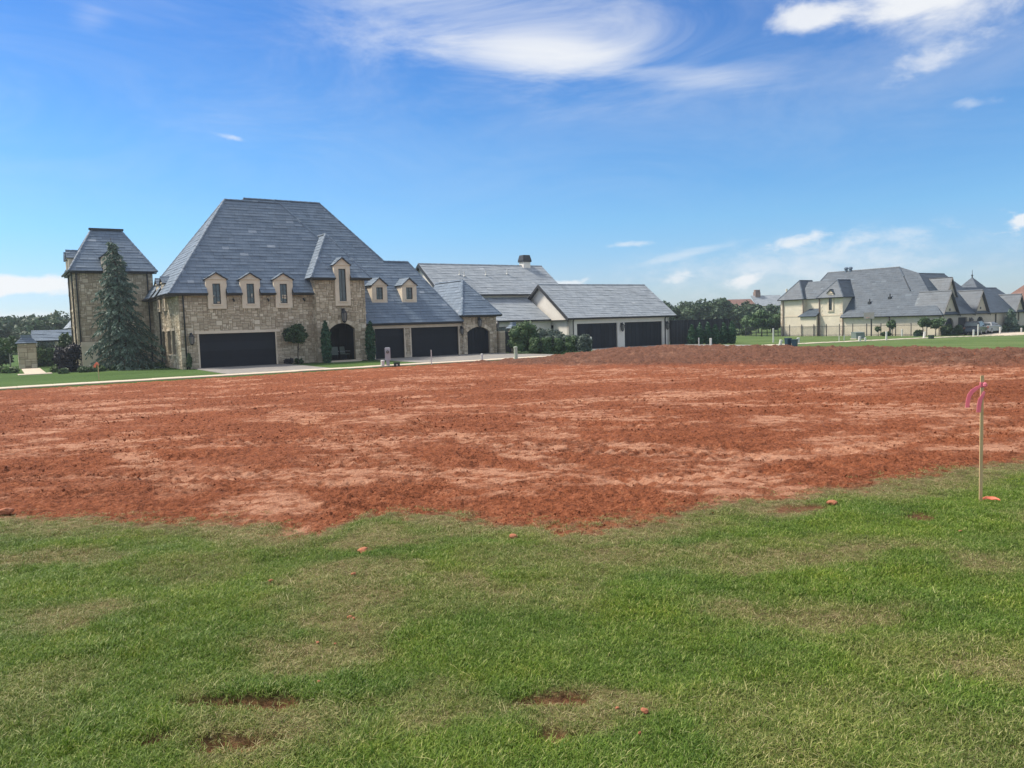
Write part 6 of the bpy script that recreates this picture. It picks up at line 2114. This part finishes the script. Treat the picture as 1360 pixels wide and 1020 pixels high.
car('parked_car', 'silver car parked just beyond the dark one', (63.3,101.9,-1.54), TH+0.1, MT['silver'], 4.6, 1.82, 1.5, False)

# ------------------------------------------------------------------ posts, stakes and boxes along the pavement
def utube(name, label, cat, loc, r, h, mat, lean=(0, 0), cap=True, group=None):
    T = thing(name, label, cat, loc, 0.0, group)
    m = MB()
    m.lathe([(r, -0.15), (r, h-0.06), (r*0.98, h-0.055)], 14); b = m.build('tube', mat, T, smooth=False)
    if cap:
        m = MB(); m.lathe([(r*1.1, h-0.10), (r*1.12, h-0.02), (r*0.9, h), (r*0.4, h+0.01)], 14); m.build('cap', mat, T)
    T.rotation_euler = (lean[0], lean[1], 0)
    return T
def ustake(name, label, loc, h, w, t, mat, rz=0.0, lean=(0, 0)):
    T = MB()
    T.add([(-w/2,-t/2,-0.2),(w/2,-t/2,-0.2),(w/2,t/2,-0.2),(-w/2,t/2,-0.2),(-w/2,-t/2,h),(w/2,-t/2,h),(w/2,t/2,h+0.004),(-w/2,t/2,h+0.004)], [(0,3,2,1),(4,5,6,7),(0,1,5,4),(1,2,6,5),(2,3,7,6),(3,0,4,7)])
    o = T.build(name, mat)
    o.location = loc; o.rotation_euler = (lean[0], lean[1], rz)
    tag(o, label, 'stake')
    return o
def near(x, y):
    zz, *_ = soil_height(np.array([float(x)]), np.array([float(y)]))
    a, b = to_lot(x, y)
    return (x, y, float(zz[0]) if b < WALK0 else gz(x, y)+0.03)

def meter():
    x, y, z = near(-7.55, 47.0)
    T = thing('meter_pedestal', 'grey metal utility meter pedestal in front of the garage', 'meter', (x, y, z), 0.15)
    m = MB(); m.box(-0.10,0.10,-0.08,0.08,-0.1,0.35); m.build('post', MT['greymetal'], T)
    m = MB(); m.box(-0.165,0.165,-0.11,0.11,0.351,1.08)
    m.add([(-0.165,-0.11,1.08),(0.165,-0.11,1.08),(0.165,0.11,1.08),(-0.165,0.11,1.08),(-0.12,-0.08,1.13),(0.12,-0.08,1.13),(0.12,0.08,1.13),(-0.12,0.08,1.13)], [(4,5,6,7),(0,1,5,4),(1,2,6,5),(2,3,7,6),(3,0,4,7)])
    bx = m.build('meter_box', MT['greymetal'], T)
    m = MB(); m.tube((0,-0.111,0.86),(0,-0.20,0.86),0.095,0.085,16); m.build('meter_ring', MT['dark_metal'], bx)
    m = MB(); m.tube((0,-0.201,0.86),(0,-0.225,0.86),0.06,0.05,14); m.build('meter_glass', MT['lampglass'], bx)
meter()
utube('utility_tube', 'short fat white tube left of the grey meter', 'marker post', near(-7.85, 46.75), 0.115, 0.36, MT['whiteplastic'], (0, 0.08))
utube('utility_tube', 'short thin white tube before the wide garage door', 'marker post', near(-1.91, 50.2), 0.07, 0.42, MT['whiteplastic'])
utube('utility_tube', 'tall pale green tube at the end of the pavement', 'marker post', near(0.32, 50.2), 0.115, 0.80, MT['greenplastic'], (0, -0.03))
def green_box():
    T = thing('utility_box', 'small dark green utility box right of the meter', 'utility box', near(-7.0, 46.9), 0.2)
    m = MB(); m.box(-0.18,0.18,-0.14,0.14,-0.1,0.20); m.build('base', MT['darkgreen'], T)
    m = MB(); m.box(-0.20,0.20,-0.16,0.16,0.201,0.25); m.build('lid', MT['darkgreen'], T)
    m = MB(); m.box(-0.05,0.05,-0.15,-0.141,0.05,0.14); m.build('tag', MT['whiteplastic'], T)
green_box()
ustake('white_stake', 'thin white stake before the wide stone house garage door', near(-4.98, 47.9), 0.92, 0.055, 0.03, MT['whiteplastic'])
utube('white_post', 'white post before the left door of the white house', 'post', (6.88,66.0,gz(6.88,66.0)), 0.075, 1.2, MT['whiteplastic'])
ustake('white_stake', 'short white stake in front of the narrow conifers', (17.3,70.7,gz(17.3,70.7)), 0.75, 0.09, 0.04, MT['whiteplastic'])
utube('utility_tube', 'short white tube with a dark side before the conifers', 'marker post', (17.95,69.0,gz(17.95,69.0)), 0.10, 0.72, MT['whiteplastic'])
utube('utility_tube', 'leaning white tube left of the dark blue bins', 'marker post', (22.87,65.3,gz(22.87,65.3)), 0.13, 0.52, MT['whiteplastic'], (0, 0.22))
utube('utility_post', 'tall white post before the far trees near the cream house', 'post', (26.1,76.4,gz(26.1,76.4)), 0.07, 1.4, MT['whiteplastic'])
utube('utility_tube', 'white tube right of the dark blue bins', 'marker post', (27.87,74.5,gz(27.87,74.5)), 0.13, 0.47, MT['whiteplastic'])
ustake('white_stake', 'thin white stake on the green left of the transformer', (31.7,74.2,gz(31.7,74.2)), 0.62, 0.05, 0.03, MT['whiteplastic'])
ustake('white_stake', 'thicker white stake just left of the transformer', (34.5,79.5,gz(34.5,79.5)), 0.55, 0.08, 0.03, MT['whiteplastic'])
utube('utility_tube', 'squat white tube in front of the transformer', 'marker post', (33.6,74.0,gz(33.6,74.0)), 0.12, 0.48, MT['whiteplastic'])
utube('utility_tube', 'very short white tube beside the squat one', 'marker post', (34.1,73.9,gz(34.1,73.9)), 0.08, 0.36, MT['whiteplastic'])
utube('utility_post', 'tall white tube on the green right of the transformer', 'post', (37.2,76.1,gz(37.2,76.1)), 0.09, 0.85, MT['whiteplastic'])
utube('utility_post', 'white tube in the grass before the small round tree', 'post', (50.3,98.8,gz(50.3,98.8)), 0.09, 0.9, MT['whiteplastic'])
utube('utility_tube', 'leaning white tube beside a dark valve box', 'marker post', (44.1,82.0,gz(44.1,82.0)), 0.12, 0.68, MT['whiteplastic'], (0, 0.12))
utube('utility_post', 'tallest white post by the parked cars', 'post', (56.5,92.9,gz(56.5,92.9)), 0.08, 1.35, MT['whiteplastic'])
utube('utility_tube', 'short white tube left of the tallest post', 'marker post', (55.9,92.8,gz(55.9,92.8)), 0.11, 0.74, MT['whiteplastic'])
utube('utility_post', 'white post on the drive before the dark hedge', 'post', (62.4,98.0,gz(62.4,98.0)), 0.10, 0.9, MT['whiteplastic'])
utube('utility_tube', 'short white tube at the right edge of the view', 'marker post', (67.3,101.3,gz(67.3,101.3)), 0.10, 0.65, MT['whiteplastic'])
def bins():
    for i, (x, y, h, lb) in enumerate([(23.05,63.9,0.62,'left, smaller one of two dark blue bins on the soil edge'), (23.45,63.5,0.52,'right, nearer one of two dark blue bins on the soil edge')]):
        T = thing('utility_bin', lb, 'bin', (x, y, gz(x, y)), 0.3+i*0.5)
        m = MB(); a = 0.17
        m.add([(-a,-a,0),(a,-a,0),(a,a,0),(-a,a,0),(-a*1.2,-a*1.2,h),(a*1.2,-a*1.2,h),(a*1.2,a*1.2,h),(-a*1.2,a*1.2,h)], [(0,3,2,1),(4,5,6,7),(0,1,5,4),(1,2,6,5),(2,3,7,6),(3,0,4,7)])
        m.build('tub', MT['bluebin'], T)
        m = MB(); m.box(-a*1.3,a*1.3,-a*1.3,a*1.3,h+0.001,h+0.07); m.build('lid', MT['bluebin'], T)
    for x, y, lb in ((49.2,93.3,'dark valve box on the grass near the sapling'), (42.9,78.4,'dark valve box by the leaning white tube')):
        T = thing('valve_box', lb, 'utility box', (x, y, gz(x, y)), 0.4)
        m = MB(); m.box(-0.2,0.2,-0.18,0.18,0,0.32); m.build('base', MT['darkgreen'], T)
        m = MB(); m.box(-0.24,0.24,-0.21,0.21,0.321,0.38); m.build('lid', MT['darkgreen'], T)
bins()
def transformer():
    x, y = 37.6, 83.2
    T = thing('transformer_box', 'grey-green electrical transformer cabinet on the green', 'transformer', (x, y, gz(x, y)), 0.25)
    m = MB(); m.box(-0.62,0.62,-0.5,0.5,0,0.08); m.build('pad', MT['concrete'], T)
    m = MB(); m.prism([(-0.55,-0.42,0.081),(-0.55,0.42,0.081),(-0.55,0.42,0.74),(-0.55,-0.36,0.68)], (1.1,0,0)); m.build('cabinet', MT['greenmetal'], T)
    m = MB(); m.prism([(-0.58,-0.40,0.69),(-0.58,0.45,0.752),(-0.58,0.45,0.79),(-0.58,-0.40,0.73)], (1.16,0,0)); m.build('lid', MT['greenmetal'], T)
transformer()

# ------------------------------------------------------------------ survey stakes with ribbon
def ribbon(mb, pts, w, twist=0.0, t=0.002, seed=1):
    pts = [Vector(p) for p in pts]
    rnd = random.Random(seed)
    vs, fs = [], []
    n = len(pts)
    for i, p in enumerate(pts):
        d = (pts[min(i+1, n-1)]-pts[max(i-1, 0)]).normalized()
        s = d.cross(Vector((0, 1, 0)))
        s = s.normalized() if s.length > 0.05 else Vector((1, 0, 0))
        a = twist*i/(n-1)
        s = s*math.cos(a)+Vector((0, 1, 0))*math.sin(a)
        nn = d.cross(s).normalized()*t
        ww = w*(0.5+0.5*min(1, i/2.0))*0.5
        vs += [p-s*ww-nn, p+s*ww-nn, p+s*ww+nn, p-s*ww+nn]
    for i in range(n-1):
        k = 4*i
        fs += [(k+j, k+(j+1) % 4, k+4+(j+1) % 4, k+4+j) for j in range(4)]
    fs += [(3,2,1,0), (4*n-4, 4*n-3, 4*n-2, 4*n-1)]
    mb.add(vs, fs, 0.5)

def survey_stake():
    x, y = 4.10, 6.66
    z = float(near_height(np.array([x]), np.array([y]))[0][0])
    T = thing('survey_stake', 'tall raw wood survey stake with pink ribbon in the front lawn', 'stake', (x, y, z), -0.25)
    T.rotation_euler = (0.012, -0.010, -0.25)
    m = MB(); w, t, h = 0.025, 0.014, 1.125
    m.add([(-w/2,-t/2,-0.15),(w/2,-t/2,-0.15),(w/2,t/2,-0.15),(-w/2,t/2,-0.15),(-w/2*0.98,-t/2,h),(w/2*0.98,-t/2,h),(w/2*0.98,t/2,h-0.006),(-w/2*0.98,t/2,h-0.006)], [(0,3,2,1),(4,5,6,7),(0,1,5,4),(1,2,6,5),(2,3,7,6),(3,0,4,7)])
    m.build('shaft', MT['wood'], T)
    m = MB()
    # band round the shaft and knot
    for zz, k in ((1.035, 1.0), (1.05, 1.12)):
        a, b = w/2*1.12*k, t/2*1.3*k
        m.add([(-a,-b,zz-0.014),(a,-b,zz-0.014),(a,b,zz-0.014),(-a,b,zz-0.014),(-a,-b,zz+0.016),(a,-b,zz+0.016),(a,b,zz+0.016),(-a,b,zz+0.016)], [(0,1,5,4),(1,2,6,5),(2,3,7,6),(3,0,4,7),(4,5,6,7),(0,3,2,1)])
    m.lathe([(0.006,1.02),(0.018,1.035),(0.016,1.055),(0.005,1.065)], 8, w/2+0.008, -0.01)
    m.build('ribbon_knot', MT['pink'], T)
    m = MB(); ribbon(m, [(-0.01,-0.012,1.035),(-0.045,-0.03,1.022),(-0.085,-0.04,0.995),(-0.112,-0.045,0.955),(-0.122,-0.046,0.905),(-0.126,-0.045,0.85)], 0.036, 0.35); m.build('ribbon_tail', MT['pink'], T)
    m = MB(); ribbon(m, [(0.016,-0.012,0.985),(0.0,-0.025,0.955),(-0.022,-0.03,0.915),(-0.030,-0.032,0.87),(-0.034,-0.030,0.805)], 0.034, 0.15, seed=2); m.build('ribbon_tail', MT['pink'], T)
    # torn strip lying in the grass
    s = MB(); ribbon(s, [(0,0,0.035),(0.03,0.0,0.045),(0.06,-0.01,0.04),(0.09,-0.025,0.043),(0.115,-0.045,0.035)], 0.03, 1.35, 0.004)
    o = s.build('ribbon_scrap', MT['orangeflag']); o.location = (x-0.01, y-0.05, z+0.01)
    tag(o, 'salmon strip of ribbon lying in the grass at the stake foot', 'ribbon')
survey_stake()
def far_flag():
    x, y = -22.17, 41.2
    T = thing('survey_flag', 'small wood stake with orange-pink flag by the left pavement', 'stake', near(x, y), 0.1)
    m = MB(); m.box(-0.02,0.02,-0.012,0.012,-0.1,0.93); m.build('shaft', MT['wood'], T)
    m = MB(); ribbon(m, [(-0.02,-0.02,0.93),(-0.08,-0.03,0.86),(-0.14,-0.03,0.76),(-0.17,-0.03,0.66)], 0.13, 0.3); m.build('flag', MT['orangeflag'], T)
    m = MB(); ribbon(m, [(0.0,-0.025,0.9),(0.02,-0.03,0.84),(0.03,-0.03,0.76)], 0.07, 0.3); m.build('ribbon_tail', MT['orangeflag'], T)
far_flag()

# lumps of clay thrown on the turf
import bmesh
CL = [(-0.025,5.946,0.050),(-1.15,5.643,0.055),(-1.11,5.08,0.025),(-0.99,4.381,0.026),(-0.958,4.333,0.017),(-1.087,4.009,0.016),(-0.966,3.553,0.015),(0.527,3.163,0.028),(0.413,3.201,0.014),(0.473,2.976,0.013),(3.384,5.745,0.023),(2.801,6.69,0.060),(-1.648,5.008,0.025),(-0.992,4.002,0.013),(-4.909,7.297,0.10)]
CLN = {0: 'orange clay lump near the middle of the turf edge', 1: 'flat clay lump on the worn turf left of centre', 7: 'larger clay lump low in the lawn right of the torn patch', 8: 'tiny clay crumb beside the torn patch low in the middle',
       9: 'lowest tiny clay crumb right of the torn patch', 10: 'small clay lump in the grass below the wood stake', 11: 'clay lump at the turf edge left of the wood stake', 12: 'single small clay lump in the left-hand green turf', 14: 'big dark soil lump where soil meets lawn at the left edge'}
def clay_lumps():
    m, nt, b = new_mat('orange_clay')
    pos = nnode(nt, 'ShaderNodeNewGeometry').outputs['Position']
    nt.links.new(ramp_n(nt, noise_n(nt, pos, 60, 4, 0.6), [(0.3, (0.28, 0.095, 0.045)), (0.7, (0.44, 0.175, 0.09))]), b.inputs['Base Color'])
    b.inputs['Roughness'].default_value = 0.95
    for i, (x, y, r) in enumerate(CL):
        bm = bmesh.new()
        bmesh.ops.create_icosphere(bm, subdivisions=2, radius=r)
        rr = random.Random(i)
        off = [Vector((rr.uniform(-1, 1), rr.uniform(-1, 1), rr.uniform(-1, 1))) for _ in range(5)]
        for v in bm.verts:
            d = v.co.normalized()
            v.co *= 0.8+0.28*sum(math.sin(3.1*d.dot(o)+k) for k, o in enumerate(off))/2.5+rr.uniform(-0.06, 0.06)
            v.co.z *= 0.55
        me = bpy.data.meshes.new('clay_lump')
        bm.to_mesh(me); bm.free()
        o = obj('clay_lump', me, m)
        z = float(near_height(np.array([x]), np.array([y]))[0][0])
        o.scale = (0.8, 0.8, 0.8)
        o.location = (x, y, z+0.014+r*0.12)
        tag(o, CLN.get(i, 'small crumb of orange clay in the worn turf left of centre'), 'clay lump', 'clay lumps on the lawn')
clay_lumps()
# two chairs and a small table in the arched porch
def porch_chair(label, loc, rz):
    T = thing('porch_chair', label, 'chair', loc, rz)
    m = MB(); m.box(-0.25,0.25,-0.25,0.25,0.40,0.46); m.build('seat', MT['greenmetal'], T)
    m = MB(); m.prism([(-0.25,0.22,0.461),(0.25,0.22,0.461),(0.22,0.30,0.98),(-0.22,0.30,0.98)], (0,0.04,0)); m.build('backrest', MT['greenmetal'], T)
    for sx in (-1, 1):
        for sy in (-1, 1):
            m = MB(); m.tube((sx*0.22,sy*0.22,0),(sx*0.21,sy*0.21,0.399),0.02,n=6); m.build('leg', MT['dark_metal'], T)
        m = MB(); m.box(sx*0.27-0.02,sx*0.27+0.02,-0.24,0.24,0.62,0.66); m.build('armrest', MT['greymetal'], T)
p = lot(10.55, 0.6); porch_chair('left grey metal chair inside the arched porch', (p[0], p[1], -0.64), TH-0.4)
p = lot(11.35, 0.6); porch_chair('right grey metal chair inside the arched porch', (p[0], p[1], -0.64), TH+0.4)

# ------------------------------------------------------------------ the air
def haze():
    m = bpy.data.materials.new('haze')
    m.use_nodes = True
    nt = m.node_tree
    for n in list(nt.nodes):
        if n.type != 'OUTPUT_MATERIAL': nt.nodes.remove(n)
    v = nt.nodes.new('ShaderNodeVolumePrincipled')
    v.inputs['Color'].default_value = (0.80, 0.90, 1.0, 1)
    v.inputs['Density'].default_value = HAZE
    v.inputs['Anisotropy'].default_value = 0.3
    nt.links.new(v.outputs[0], nt.nodes['Material Output'].inputs['Volume'])
    b = MB(); b.box(-1000, 1000, -500, 1000, -4.0, 14.5)
    o = b.build('haze', m, None, 'stuff')
    tag(o, 'faint summer haze in the distance', 'haze')
HAZE = 0.0005
haze()
sc.cycles.max_bounces = 6
sc.cycles.diffuse_bounces = 3
sc.cycles.glossy_bounces = 3
sc.cycles.transparent_max_bounces = 6
